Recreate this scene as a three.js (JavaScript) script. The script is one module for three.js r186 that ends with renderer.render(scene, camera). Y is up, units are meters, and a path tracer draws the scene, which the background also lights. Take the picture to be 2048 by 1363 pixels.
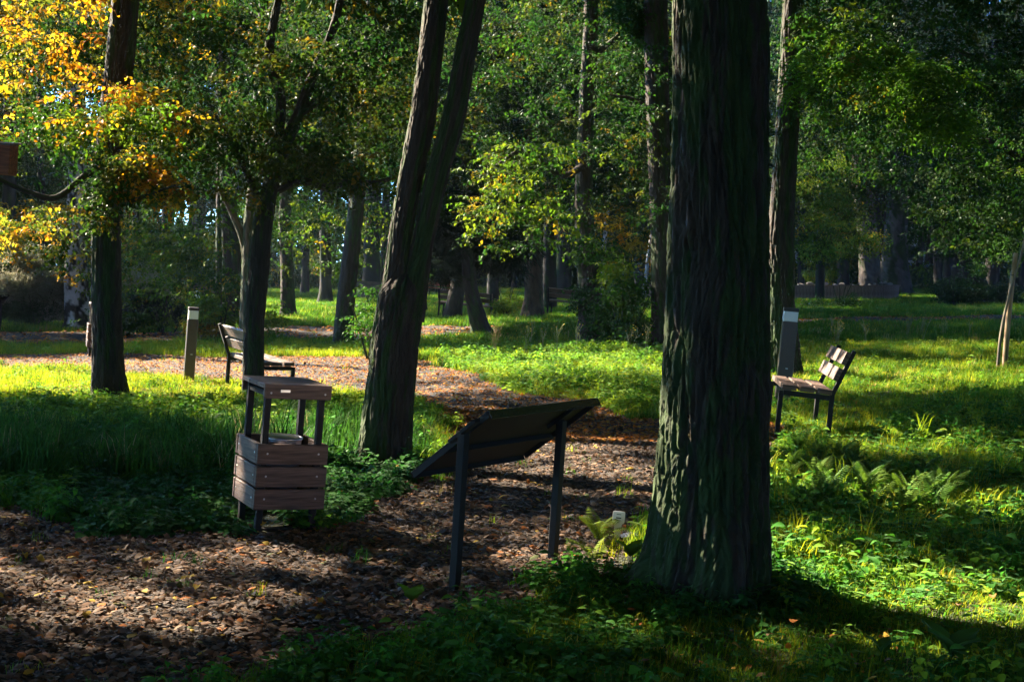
import * as THREE from 'three';
import { Sky } from 'three/addons/objects/Sky.js';
import { RoundedBoxGeometry } from 'three/addons/geometries/RoundedBoxGeometry.js';
import { ImprovedNoise } from 'three/addons/math/ImprovedNoise.js';
import { mergeGeometries } from 'three/addons/utils/BufferGeometryUtils.js';

// ---------------------------------------------------------------- camera, sky, sun, exposure
const scene = new THREE.Scene();
const RAD = Math.PI / 180;
const FOCAL = 2700, CX = 1024, CY = 681.5;             // lens in units of the photograph's pixels
const ROLL = 5 * RAD, PITCH = Math.atan((CY - 525) / FOCAL), EYE = 1.75;
const camera = new THREE.PerspectiveCamera(2 * Math.atan(CY / FOCAL) / RAD, 2048 / 1363, 0.1, 1500);
const qSlope = new THREE.Quaternion().setFromAxisAngle(new THREE.Vector3(0, 0, 1), ROLL);   // the park rises 5 degrees towards the right
const W = (x, y, z) => new THREE.Vector3(x, y, z).applyQuaternion(qSlope);                   // slope frame -> world
const qBack = qSlope.clone().invert();
camera.position.copy(W(0, EYE, 0));
camera.quaternion.copy(qSlope).multiply(new THREE.Quaternion().setFromAxisAngle(new THREE.Vector3(1, 0, 0), -PITCH));
scene.add(camera); camera.updateMatrixWorld(true);

const SUN_AZ = 36 * RAD, SUN_EL = 29 * RAD;             // from the left, behind the trees
const SUN = new THREE.Vector3(-Math.cos(SUN_AZ) * Math.cos(SUN_EL), Math.sin(SUN_EL), -Math.sin(SUN_AZ) * Math.cos(SUN_EL));
const sky = new Sky();
sky.name = 'sky'; sky.userData.kind = 'structure'; sky.scale.setScalar(1000);
const su = sky.material.uniforms;
su.sunPosition.value.copy(SUN); su.turbidity.value = 6; su.rayleigh.value = 0.4; su.mieCoefficient.value = 0.003; su.mieDirectionalG.value = 0.75;
su.cloudCoverage.value = 0;
scene.add(sky);
scene.environmentIntensity = 0.24;
const sun = new THREE.DirectionalLight(new THREE.Color(1.0, 0.84, 0.62), 4.6);
sun.name = 'sun'; sun.position.copy(SUN).multiplyScalar(120); sun.castShadow = true; sun.shadow.radius = 1;
Object.assign(sun.shadow.camera, { left: -80, right: 80, top: 80, bottom: -80, near: 1, far: 400 });
sun.shadow.mapSize.set(4096, 4096);
scene.add(sun, sun.target);
const renderer = new THREE.WebGLRenderer({ antialias: true });
renderer.shadowMap.enabled = true;
renderer.toneMapping = THREE.LinearToneMapping;
renderer.toneMappingExposure = 11;
scene.fog = new THREE.FogExp2(new THREE.Color(0.62, 0.82, 1.0), 0.00028);

// ---------------------------------------------------------------- helpers
function rng(a) { return () => { a |= 0; a = a + 0x6D2B79F5 | 0; let t = Math.imul(a ^ a >>> 15, 1 | a); t = t + Math.imul(t ^ t >>> 7, 61 | t) ^ t; return ((t ^ t >>> 14) >>> 0) / 4294967296; }; }
const perlin = new ImprovedNoise();
const N3 = (x, y, z) => perlin.noise(x + 31.7, y + 17.3, z + 5.1);
const V3 = (x, y, z) => new THREE.Vector3(x, y, z);
const C = (r, g, b) => new THREE.Color().setRGB(r, g, b);
const lerp = THREE.MathUtils.lerp, clamp = THREE.MathUtils.clamp, smooth = THREE.MathUtils.smoothstep;
const cp = Math.cos(PITCH), sp = Math.sin(PITCH);
// a direction through the photograph at a distance -> point in the slope frame / world
function pixB(px, py, d) { const x = (px - CX) / FOCAL * d, y = (CY - py) / FOCAL * d; return V3(x, EYE + y * cp - d * sp, -(d * cp + y * sp)); }
const pix = (px, py, d) => pixB(px, py, d).applyQuaternion(qSlope);
function hgt(x, z) { return 0.07 * N3(x * 0.35, 0, z * 0.35) + 0.03 * N3(x * 1.3, 3, z * 1.3); }
function gndB(px, py) { const a = (px - CX) / FOCAL, b = (CY - py) / FOCAL, dy = b * cp - sp, dz = -(cp + b * sp), t = EYE / -dy; return V3(a * t, 0, dz * t); }
function onGround(x, z, lift = 0) { return W(x, hgt(x, z) + lift, z); }
function gnd(px, py, lift = 0) { const g = gndB(px, py); return onGround(g.x, g.z, lift); }
function gndAt(px, d, lift = 0) { const x = (px - CX) / FOCAL * d; return onGround(x, -d, lift); }
function project(v) { const p = v.clone().applyQuaternion(qBack); const y = p.y - EYE, d = -p.z * cp - y * sp, u = y * cp - p.z * sp; return [CX + p.x / d * FOCAL, CY - (y * cp + p.z * -sp) / d * FOCAL, d]; }

const used = {};
function numbered(n) { used[n] = (used[n] ?? -1) + 1; return used[n] ? n + '_' + String(used[n]).padStart(3, '0') : n; }
function tag(o, label, category, group, kind) { if (label) o.userData.label = label; if (category) o.userData.category = category; if (group) o.userData.group = group; if (kind) o.userData.kind = kind; return o; }
function thing(name, label, category, pos = V3(0, 0, 0), turn = 0, group) { const o = new THREE.Group(); o.name = numbered(name); o.position.copy(pos); o.rotation.y = turn; tag(o, label, category, group); scene.add(o); return o; }
function part(name, geo, mat, parent) { const m = new THREE.Mesh(geo, mat); m.name = name; m.castShadow = m.receiveShadow = true; parent.add(m); return m; }
function copyThing(src, name, label, group) { const c = src.clone(); c.name = numbered(name); c.userData = { ...src.userData, label }; if (group) c.userData.group = group; scene.add(c); return c; }

// textures --------------------------------------------------------
function dataTex(w, h, fn, srgb) { const d = new Uint8Array(w * h * 4); for (let y = 0; y < h; y++) for (let x = 0; x < w; x++) { const c = fn(x / w, y / h); const i = (y * w + x) * 4; d[i] = clamp(c[0], 0, 1) * 255; d[i + 1] = clamp(c[1], 0, 1) * 255; d[i + 2] = clamp(c[2], 0, 1) * 255; d[i + 3] = 255; } const t = new THREE.DataTexture(d, w, h); t.wrapS = t.wrapT = THREE.RepeatWrapping; t.magFilter = THREE.LinearFilter; t.minFilter = THREE.LinearMipmapLinearFilter; t.generateMipmaps = true; if (srgb) t.colorSpace = THREE.SRGBColorSpace; t.needsUpdate = true; return t; }
// tileable noise on a torus
function tile(u, v, fu, fv, z = 0) { const a = u * 2 * Math.PI, b = v * 2 * Math.PI; const k = fu / 6.283, l = fv / 6.283; return N3(Math.cos(a) * k + Math.cos(b) * l * 0.7 + z, Math.sin(a) * k + 9.1 + z, Math.sin(b) * l + Math.cos(b) * 0.71 * l - z); }
const barkBump = dataTex(256, 512, (u, v) => { const n = Math.abs(tile(u, v, 26, 9)) * 1.6, m = tile(u, v, 70, 26, 4) * 0.5, q = tile(u, v, 120, 110, 8) * 0.35; const h = clamp(n + m * 0.5 + q * 0.5 + 0.25, 0, 1); return [h, h, h]; });
const grain = (base, dark, fu, seed) => dataTex(512, 128, (u, v) => { const n = tile(u, v, 5, 34, seed), f = tile(u, v, 9, 120, seed + 2), k = tile(u, v, 4, 6, seed + 5); let t = 0.5 + 0.55 * n + 0.45 * f; const knot = Math.max(0, 1 - Math.hypot((u - 0.31) * 14, (v - 0.45) * 4)) + Math.max(0, 1 - Math.hypot((u - 0.78) * 16, (v - 0.62) * 5)); t = clamp(t + 0.4 * k - knot * 0.9, 0, 1); return [0, 1, 2].map((i) => lerp(dark[i], base[i], t)); }, true);
const grainTex = grain([0.56, 0.47, 0.42], [0.30, 0.235, 0.205], 1, 1), grainTex2 = grain([0.62, 0.53, 0.47], [0.36, 0.28, 0.24], 1, 7);
const grainBump = dataTex(512, 128, (u, v) => { const h = clamp(0.5 + 0.6 * tile(u, v, 6, 60, 3) + 0.5 * tile(u, v, 10, 150, 6), 0, 1); return [h, h, h]; });
const soilTex = dataTex(512, 512, (u, v) => { const a = tile(u, v, 30, 30, 2), b = tile(u, v, 90, 90, 5), c = tile(u, v, 8, 8, 9); const k = 0.75 + 0.5 * a + 0.4 * b + 0.3 * c; return [k, k, k]; });
for (const t of [barkBump]) t.repeat.set(1.5, 1.0);
grainTex.repeat.set(1.3, 1); grainTex2.repeat.set(1.1, 1); grainBump.repeat.set(1.3, 1); soilTex.repeat.set(0.8, 0.8);

// materials -------------------------------------------------------
const std = (o) => new THREE.MeshStandardMaterial(o);
const M = {
  bark: std({ color: 0xffffff, vertexColors: true, roughness: 0.95, bumpMap: barkBump, bumpScale: 0.012 }),
  barkFar: std({ color: 0xffffff, vertexColors: true, roughness: 1 }),
  twig: std({ color: C(0.035, 0.026, 0.018), roughness: 0.95 }),
  leaf: new THREE.MeshPhysicalMaterial({ color: 0xffffff, roughness: 1, transmission: 0.5, thickness: 0, side: THREE.DoubleSide, clearcoat: 0.09, clearcoatRoughness: 0.28, specularIntensity: 0.15 }),
  leafFar: new THREE.MeshPhysicalMaterial({ color: 0xffffff, roughness: 1, transmission: 0.45, thickness: 0, side: THREE.DoubleSide, clearcoat: 0.05, clearcoatRoughness: 0.4, specularIntensity: 0.15 }),
  grass: new THREE.MeshPhysicalMaterial({ color: 0xffffff, roughness: 1, transmission: 0.48, thickness: 0, side: THREE.DoubleSide, clearcoat: 0.07, clearcoatRoughness: 0.35, specularIntensity: 0.15 }),
  litter: new THREE.MeshPhysicalMaterial({ color: 0xffffff, roughness: 0.95, transmission: 0.2, thickness: 0, side: THREE.DoubleSide, clearcoat: 0.06, clearcoatRoughness: 0.5, specularIntensity: 0.3 }),
  ground: std({ color: 0xffffff, vertexColors: true, roughness: 1, map: soilTex, bumpMap: soilTex, bumpScale: 0.03 }),
  plank: std({ map: grainTex, color: C(0.56, 0.51, 0.5), roughness: 0.65, bumpMap: grainBump, bumpScale: 0.0025 }),
  steel: std({ color: C(0.011, 0.011, 0.012), roughness: 0.85 }),
  steelPanel: std({ color: C(0.009, 0.009, 0.01), roughness: 0.8 }),
  lip: std({ color: C(0.03, 0.03, 0.034), roughness: 0.22, metalness: 0.5 }),
  bolt: std({ color: C(0.55, 0.55, 0.55), roughness: 0.35, metalness: 0.9 }),
  zinc: std({ color: C(0.4, 0.42, 0.45), roughness: 0.3, metalness: 0.95 }),
  bollard: std({ color: C(0.085, 0.066, 0.056), roughness: 0.42, metalness: 0.4 }),
  opal: std({ color: C(0.8, 0.8, 0.8), roughness: 0.25 }),
  cap: std({ color: C(0.05, 0.04, 0.035), roughness: 0.5, metalness: 0.3 }),
  white: std({ color: C(0.72, 0.66, 0.67), roughness: 0.55 }),
  stone: std({ color: C(0.2, 0.19, 0.18), roughness: 0.95, bumpMap: soilTex, bumpScale: 0.02 }),
  stakeWood: std({ map: grainTex2, color: C(1, 0.86, 0.66), roughness: 0.8, bumpMap: grainBump, bumpScale: 0.002 }),
  boxWood: std({ map: grainTex2, color: C(1.0, 0.42, 0.2), roughness: 0.75, bumpMap: grainBump, bumpScale: 0.002 }),
  rubber: std({ color: C(0.02, 0.02, 0.02), roughness: 0.8 }),
  boardGrey: std({ map: grainTex2, color: C(0.95, 0.92, 0.95), roughness: 0.85 }),
  paleWall: std({ color: C(0.55, 0.6, 0.68), roughness: 0.8 }),
  blueRail: std({ color: C(0.16, 0.27, 0.5), roughness: 0.6 }),
  darkGlass: std({ color: C(0.03, 0.04, 0.05), roughness: 0.15 }),
};

// leaf shapes -----------------------------------------------------
class Buf {
  constructor() { this.p = []; this.i = []; this.uv = []; }
  v(p) { this.p.push(p.x, p.y, p.z); return this.p.length / 3 - 1; }
  t(a, b, c) { this.i.push(a, b, c); }
  geo() { const g = new THREE.BufferGeometry(); g.setAttribute('position', new THREE.Float32BufferAttribute(this.p, 3)); g.setIndex(this.i); g.computeVertexNormals(); return g; }
}
// an ovate leaf from a point along dir, with its face towards up; folded along the midrib and curled
function addLeaf(b, o, dir, up, len, wid, fold = 0.18, curl = 0.25, pointed = 0.55) {
  const d = dir.clone().normalize(), s = V3().crossVectors(d, up).normalize(), n = V3().crossVectors(s, d).normalize();
  const at = (t, w, lift) => o.clone().addScaledVector(d, t * len).addScaledVector(s, w * wid).addScaledVector(n, (Math.abs(w) * fold * 2) * wid - curl * t * t * len + (lift || 0));
  const a = b.v(at(0, 0)), m1 = b.v(at(0.38, 0)), m2 = b.v(at(0.72, 0)), e = b.v(at(1, 0));
  for (const k of [-1, 1]) {
    const l1 = b.v(at(0.2, 0.36 * k)), l2 = b.v(at(0.45, 0.5 * k)), l3 = b.v(at(0.74, pointed * 0.6 * k));
    const f = (x, y, z) => k > 0 ? b.t(x, y, z) : b.t(x, z, y);
    f(a, m1, l1); f(l1, m1, l2); f(m1, m2, l2); f(l2, m2, l3); f(m2, e, l3);
  }
}
function addTwig(b, p, q, r) { const d = q.clone().sub(p).normalize(), s = V3().crossVectors(d, Math.abs(d.y) > 0.9 ? V3(1, 0, 0) : V3(0, 1, 0)).normalize(), n = V3().crossVectors(s, d); const ring = [0, 1, 2].map((k) => s.clone().multiplyScalar(Math.cos(k * 2.094) * r).addScaledVector(n, Math.sin(k * 2.094) * r)); const A = ring.map((o) => b.v(p.clone().add(o))), B = ring.map((o) => b.v(q.clone().addScaledVector(o, 0.4))); for (let k = 0; k < 3; k++) { const j = (k + 1) % 3; b.t(A[k], A[j], B[k]); b.t(B[k], A[j], B[j]); } }
function ovalSprig(seed, n = 11, len = 0.34, L = 0.078, wd = 0.054) {
  const b = new Buf(), r = rng(seed), tw = 3;
  for (let q = 0; q < tw; q++) {
    const a0 = (q - 1) * 0.7 + (r() - 0.5) * 0.5, rise = (r() - 0.45) * 0.7, l = len * (0.7 + 0.4 * r()), bend = (t) => V3(Math.cos(a0 + t * 0.3) * t * l, rise * t * l - 0.2 * t * t * l, Math.sin(a0 + t * 0.3) * t * l);
    for (let k = 0; k < 2; k++) addTwig(b, bend(k / 2), bend((k + 1) / 2), 0.002);
    const m = Math.ceil(n / tw) + (q === 1 ? 1 : 0);
    for (let k = 0; k < m; k++) { const t = 0.25 + 0.75 * (k + r() * 0.7) / m, o = bend(Math.min(1, t)), ang = a0 + (r() - 0.5) * 4.2, dir = V3(Math.cos(ang), -0.9 + 1.1 * r(), Math.sin(ang)), pe = o.clone().addScaledVector(dir, 0.015), up = V3((r() - 0.5) * 1.6, 0.9, (r() - 0.5) * 1.6), z = 0.6 + 0.7 * r(); addLeaf(b, pe, dir, up, L * z, wd * z, 0.08 + 0.2 * r(), 0.1 + 0.4 * r()); }
  }
  return b.geo();
}
function clumpSprig(seed, n, rad, L, wd) {
  const b = new Buf(), r = rng(seed);
  for (let k = 0; k < n; k++) { const u = V3(r() - 0.5, (r() - 0.5) * 0.75, r() - 0.5).normalize().multiplyScalar(rad * Math.cbrt(r())); const dir = V3(r() - 0.5, -0.25 - 0.5 * r(), r() - 0.5).addScaledVector(u, 0.6 / rad); const q = 0.7 + 0.6 * r(); addLeaf(b, u, dir, V3((r() - 0.5) * 1.3, 1, (r() - 0.5) * 1.3), L * q, wd * q, 0.15, 0.25 * r()); }
  return b.geo();
}
function pinnateSprig(seed, fronds = 3, pairs = 8, len = 0.3) {
  const b = new Buf(), r = rng(seed);
  for (let f = 0; f < fronds; f++) {
    const ang = (f - (fronds - 1) / 2) * 0.8 + (r() - 0.5) * 0.4, droop = 0.5 + 0.6 * r(), L = len * (0.8 + 0.4 * r());
    const at = (t) => V3(Math.cos(ang) * t * L, -droop * t * t * L * 0.9, Math.sin(ang) * t * L);
    for (let k = 0; k < 3; k++) addTwig(b, at(k / 3), at((k + 1) / 3), 0.0018);
    for (let k = 0; k < pairs; k++) { const t = 0.16 + 0.84 * k / pairs, o = at(t), fw = at(Math.min(1, t + 0.05)).sub(o).normalize(), sd = V3().crossVectors(fw, V3(0, 1, 0)).normalize(); for (const s of [-1, 1]) addLeaf(b, o, sd.clone().multiplyScalar(s).addScaledVector(fw, 0.35).add(V3(0, -0.25 * r(), 0)), V3((r() - 0.5) * 0.4, 1, (r() - 0.5) * 0.4), L * 0.17, L * 0.075, 0.12, 0.1, 0.7); }
    addLeaf(b, at(1), at(1).sub(at(0.9)), V3(0, 1, 0.1), L * 0.17, L * 0.075);
  }
  return b.geo();
}
function needleSprig(seed, n = 34, len = 0.34) {
  const b = new Buf(), r = rng(seed);
  for (let f = 0; f < 4; f++) { const ang = (f - 1.5) * 0.55, dr = 0.2 + 0.4 * r(), L = len * (0.7 + 0.5 * r()); const at = (t) => V3(Math.cos(ang) * t * L, -dr * t * t * L, Math.sin(ang) * t * L); addTwig(b, at(0), at(1), 0.0025); for (let k = 0; k < n / 2; k++) { const t = 0.1 + 0.9 * k / (n / 2); for (const s of [-1, 1]) addLeaf(b, at(t), V3(Math.cos(ang + s * 0.9), -0.2 * r() - 0.1, Math.sin(ang + s * 0.9)), V3(r() - 0.5, 1, r() - 0.5), 0.06, 0.012, 0, 0.1); } }
  return b.geo();
}
function featherSprig(seed) { const b = new Buf(), r = rng(seed); for (let k = 0; k < 26; k++) { const a = r() * 6.28, e = 0.3 + 0.9 * r(), L = 0.25 + 0.3 * r(); const tip = V3(Math.cos(a) * Math.cos(e) * L, Math.sin(e) * L, Math.sin(a) * Math.cos(e) * L), m = tip.clone().multiplyScalar(0.55).add(V3(0, 0.04, 0)); addTwig(b, V3(0, 0, 0), m, 0.003); for (let j = 0; j < 7; j++) { const o = m.clone().lerp(tip, j / 6); addLeaf(b, o, V3(r() - 0.5, 0.2 - 0.5 * r(), r() - 0.5).addScaledVector(tip, 1), V3(r() - 0.5, 1, r() - 0.5), 0.07, 0.016, 0, 0.3); } } return b.geo(); }
const SPRIG = {
  oval: [1, 2, 3, 4].map((s) => ovalSprig(s, 13, 0.36, 0.064, 0.044)),
  ovalSmall: [5, 6].map((s) => ovalSprig(s, 13, 0.36, 0.062, 0.04)),
  clump: [11, 12, 13].map((s) => clumpSprig(s, 34, 0.42, 0.13, 0.085)),
  far: [21, 22].map((s) => clumpSprig(s, 60, 1.15, 0.34, 0.22)),
  pinnate: [31, 32, 33].map((s) => pinnateSprig(s)),
  needle: [41, 42].map((s) => needleSprig(s)),
  feather: [51, 52].map((s) => featherSprig(s)),
};

// palettes: [r,g,b, weight]
const PAL = {
  green: [[0.026, 0.085, 0.008, 4], [0.045, 0.12, 0.009, 3], [0.08, 0.13, 0.01, 1]],
  deep: [[0.015, 0.055, 0.009, 4], [0.024, 0.075, 0.01, 3], [0.042, 0.09, 0.01, 1]],
  olive: [[0.055, 0.095, 0.009, 4], [0.1, 0.11, 0.01, 2], [0.035, 0.085, 0.009, 3], [0.24, 0.16, 0.012, 0.5]],
  turning: [[0.42, 0.28, 0.012, 4], [0.46, 0.2, 0.008, 2.2], [0.12, 0.15, 0.012, 4], [0.5, 0.38, 0.02, 3]],
  gold: [[0.42, 0.2, 0.006, 4], [0.44, 0.29, 0.01, 4], [0.3, 0.1, 0.008, 1.5], [0.1, 0.13, 0.01, 2]],
  lime: [[0.08, 0.17, 0.009, 4], [0.16, 0.23, 0.01, 3], [0.34, 0.25, 0.012, 0.5]],
  fresh: [[0.05, 0.14, 0.007, 3], [0.085, 0.19, 0.008, 3]],
  yew: [[0.012, 0.03, 0.014, 3], [0.018, 0.04, 0.012, 2]],
  red: [[0.25, 0.035, 0.012, 3], [0.16, 0.03, 0.015, 2]],
  grey: [[0.22, 0.22, 0.15, 3], [0.16, 0.18, 0.1, 2], [0.3, 0.27, 0.18, 1]],
  farwood: [[0.03, 0.07, 0.02, 4], [0.045, 0.09, 0.02, 3], [0.1, 0.11, 0.02, 1]],
};
function pick(pal, r, k2 = 1) { const tot = pal.reduce((s, c) => s + c[3], 0); let k = r() * tot; for (const c of pal) { k -= c[3]; if (k <= 0) { const j = 0.72 + 0.56 * r(); return C(c[0] * j * k2, c[1] * j * k2, c[2] * j * k2); } } return C(...pal[0]); }

// ---------------------------------------------------------------- where sun comes through the canopy
const poly = (pts) => pts.map(([x, y]) => { const g = gndB(x, y); return [g.x, g.z]; });
function inside(p, x, z) { let k = false; for (let i = 0, j = p.length - 1; i < p.length; j = i++) { const [xi, zi] = p[i], [xj, zj] = p[j]; if ((zi > z) !== (zj > z) && x < (xj - xi) * (z - zi) / (zj - zi) + xi) k = !k; } return k; }
const GAPS = [   // [ground outline, openness]: gaps between the crowns that the low sun shines through
  [poly([[-200, 712], [330, 716], [680, 722], [680, 782], [300, 790], [-200, 792]]), 1],
  [poly([[640, 712], [900, 712], [1350, 704], [1350, 830], [1100, 815], [840, 790], [640, 770]]), 1],
  [poly([[1480, 690], [2300, 684], [2300, 780], [1730, 790], [1480, 795]]), 1],
  [poly([[1580, 1180], [2200, 1165], [2200, 1265], [1900, 1290], [1580, 1240]]), 0.75],
  [poly([[560, 1230], [1300, 1230], [1300, 1363], [300, 1363]]), 0.55],
  [poly([[640, 960], [900, 940], [1320, 900], [1320, 1040], [900, 1180], [500, 1180]]), 0.48],
  [poly([[840, 790], [1340, 820], [1340, 905], [1000, 900]]), 0.45],
  [poly([[-200, 1090], [700, 1180], [560, 1300], [-200, 1340]]), 0.52],
  [poly([[-100, 985], [230, 1000], [230, 1050], [-100, 1060]]), 0.6],
  [poly([[1000, 1040], [1340, 1030], [1320, 1180], [1050, 1190]]), 0.45],
  [poly([[300, 622], [700, 618], [700, 662], [250, 664]]), 0.42],
  [poly([[840, 606], [1320, 598], [1330, 634], [830, 642]]), 0.36],
  [poly([[1800, 556], [2300, 540], [2300, 590], [1800, 592]]), 0.3],
  [poly([[1540, 850], [2200, 820], [2200, 1060], [1540, 1060]]), 0.34],
  [poly([[900, 548], [1100, 546], [1100, 568], [900, 572]]), 0.5],
];
const BEAMS = [];  // [centre, radius, share]: boughs and trunks that the sun reaches
const addBeam = (px, py, d, rPx, share = 0.95) => BEAMS.push([pix(px, py, d), rPx / FOCAL * d, share]);
addBeam(60, 100, 15.5, 200, 0.97); addBeam(300, 330, 16.5, 200, 0.97); addBeam(180, 300, 16, 170, 0.97); addBeam(330, 100, 17, 60, 0.97);
addBeam(1110, 390, 24, 80, 0.97); addBeam(1870, 190, 19, 90, 0.97); 
addBeam(1670, 440, 44, 50, 0.97); addBeam(680, 470, 40, 90, 0.97);
addBeam(460, 620, 36, 60, 0.97); addBeam(90, 590, 35, 80, 0.97); addBeam(1240, 560, 28, 60, 0.7); addBeam(540, 480, 34, 80, 0.7);
for (const [px, d, y0, y1] of [[1432, 7.05, 1130, -150], [800, 11.8, 880, -100], [1565, 20.8, 740, 0]]) for (let y = y1; y <= y0; y += 90) BEAMS.push([pix(px, y, d).add(V3(0.24, 0, -0.33)), 0.6, 1]);
addBeam(490, 700, 19, 60, 1); addBeam(1620, 770, 13.4, 110, 1); addBeam(500, 920, 9, 60, 0.6); addBeam(380, 690, 19.7, 70, 1);
addBeam(1740, 240, 29, 130, 0.8); addBeam(1920, 320, 29, 110, 0.7);
const tmpA = V3(), tmpB = V3(), OFF = [[0, 0], [0.6, 0.5], [-0.6, 0.5], [0.6, -0.6], [-0.6, -0.6]];
function sunGap(p, r) {
  // follow the sun's ray on from p down to the slope
  const b = tmpA.copy(p).applyQuaternion(qBack), s = tmpB.copy(SUN).applyQuaternion(qBack);
  if (b.y > 0.3) { const t = b.y / s.y; const gx = b.x - s.x * t, gz = b.z - s.z * t; const j = 0.5 * N3(gx * 0.9, 7, gz * 0.5), j2 = 0.5 * N3(gx * 0.9 + 9, 2, gz * 0.5); for (const [q, open] of GAPS) if (OFF.some(([ox, oz]) => inside(q, gx + j + ox, gz + j2 * 2 + oz))) { if (open >= 1 || N3(gx * 1.5, 11, gz * 1.1) * 0.9 + 0.5 < open) return true; } }
  for (const [c, rad, share] of BEAMS) { tmpA.copy(p).sub(c); const t = tmpA.dot(SUN); if (t < rad * 0.4) continue; if (tmpA.lengthSq() - t * t < (rad + 0.4) * (rad + 0.4) && r() < share) return true; }
  return false;
}

// ---------------------------------------------------------------- the setting: ground
const PATH = poly([[-260, 1000], [0, 1012], [180, 1050], [470, 1062], [640, 1050], [760, 1012], [850, 962], [905, 905], [900, 855], [850, 806], [800, 780], [650, 778], [560, 768], [400, 765], [330, 752], [150, 735], [-300, 730], [-300, 712], [150, 706], [330, 712], [560, 713], [720, 716], [850, 722], [930, 745], [1010, 785], [1100, 800], [1190, 805], [1250, 835], [1400, 845], [1560, 850], [1570, 890], [1480, 960], [1340, 1040], [1260, 1100], [1090, 1172], [890, 1250], [700, 1296], [430, 1372], [280, 1480], [100, 1700], [-900, 1800]]);
const BACKPATH = poly([[-300, 660], [250, 664], [540, 655], [900, 650], [1000, 652], [1000, 668], [720, 682], [540, 676], [250, 690], [-300, 690]]);
const FARPATH = poly([[1560, 640], [1750, 634], [2300, 628], [2300, 640], [1750, 647], [1560, 652]]);
const jit = (x, z, k) => k * (N3(x * 1.6, 21, z * 1.6) + 0.6 * N3(x * 4.2, 22, z * 4.2));
function onPath(x, z, k = 0.26) { const jx = x + jit(x, z, k), jz = z + jit(x + 40, z, k); return inside(PATH, jx, jz) || inside(BACKPATH, jx, jz) || inside(FARPATH, jx, jz); }
{
  const n = 330, P = [], Cc = [], I = [], U = [];
  const sx = (u) => Math.sinh(u * 5.2) / Math.sinh(5.2) * 320, sz = (u) => -9 + Math.sinh(u * 5.4) / Math.sinh(5.4) * 420;
  for (let i = 0; i <= n; i++) for (let j = 0; j <= n; j++) {
    const x = sx(j / n * 2 - 1), z = sz(1 - i / n * 2), p = W(x, hgt(x, z), z); P.push(p.x, p.y, p.z); U.push(x, z);
    const g = 0.75 + 0.6 * N3(x * 0.5, 40, z * 0.5);
    const c = onPath(x, z) ? [0.05 * g, 0.034 * g, 0.024 * g] : [0.04 * g, 0.05 * g, 0.016 * g]; Cc.push(...c);
  }
  for (let i = 0; i < n; i++) for (let j = 0; j < n; j++) { const a = i * (n + 1) + j, b = a + 1, c = a + n + 1, d = c + 1; I.push(a, c, b, b, c, d); }
  const g = new THREE.BufferGeometry(); g.setAttribute('position', new THREE.Float32BufferAttribute(P, 3)); g.setAttribute('color', new THREE.Float32BufferAttribute(Cc, 3)); g.setAttribute('uv', new THREE.Float32BufferAttribute(U, 2)); g.setIndex(I); g.computeVertexNormals();
  const m = part('ground', g, M.ground, scene); m.userData.kind = 'structure';
  m.userData.label = 'woodland park ground of dark soil under grass and leaves';
}

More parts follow.
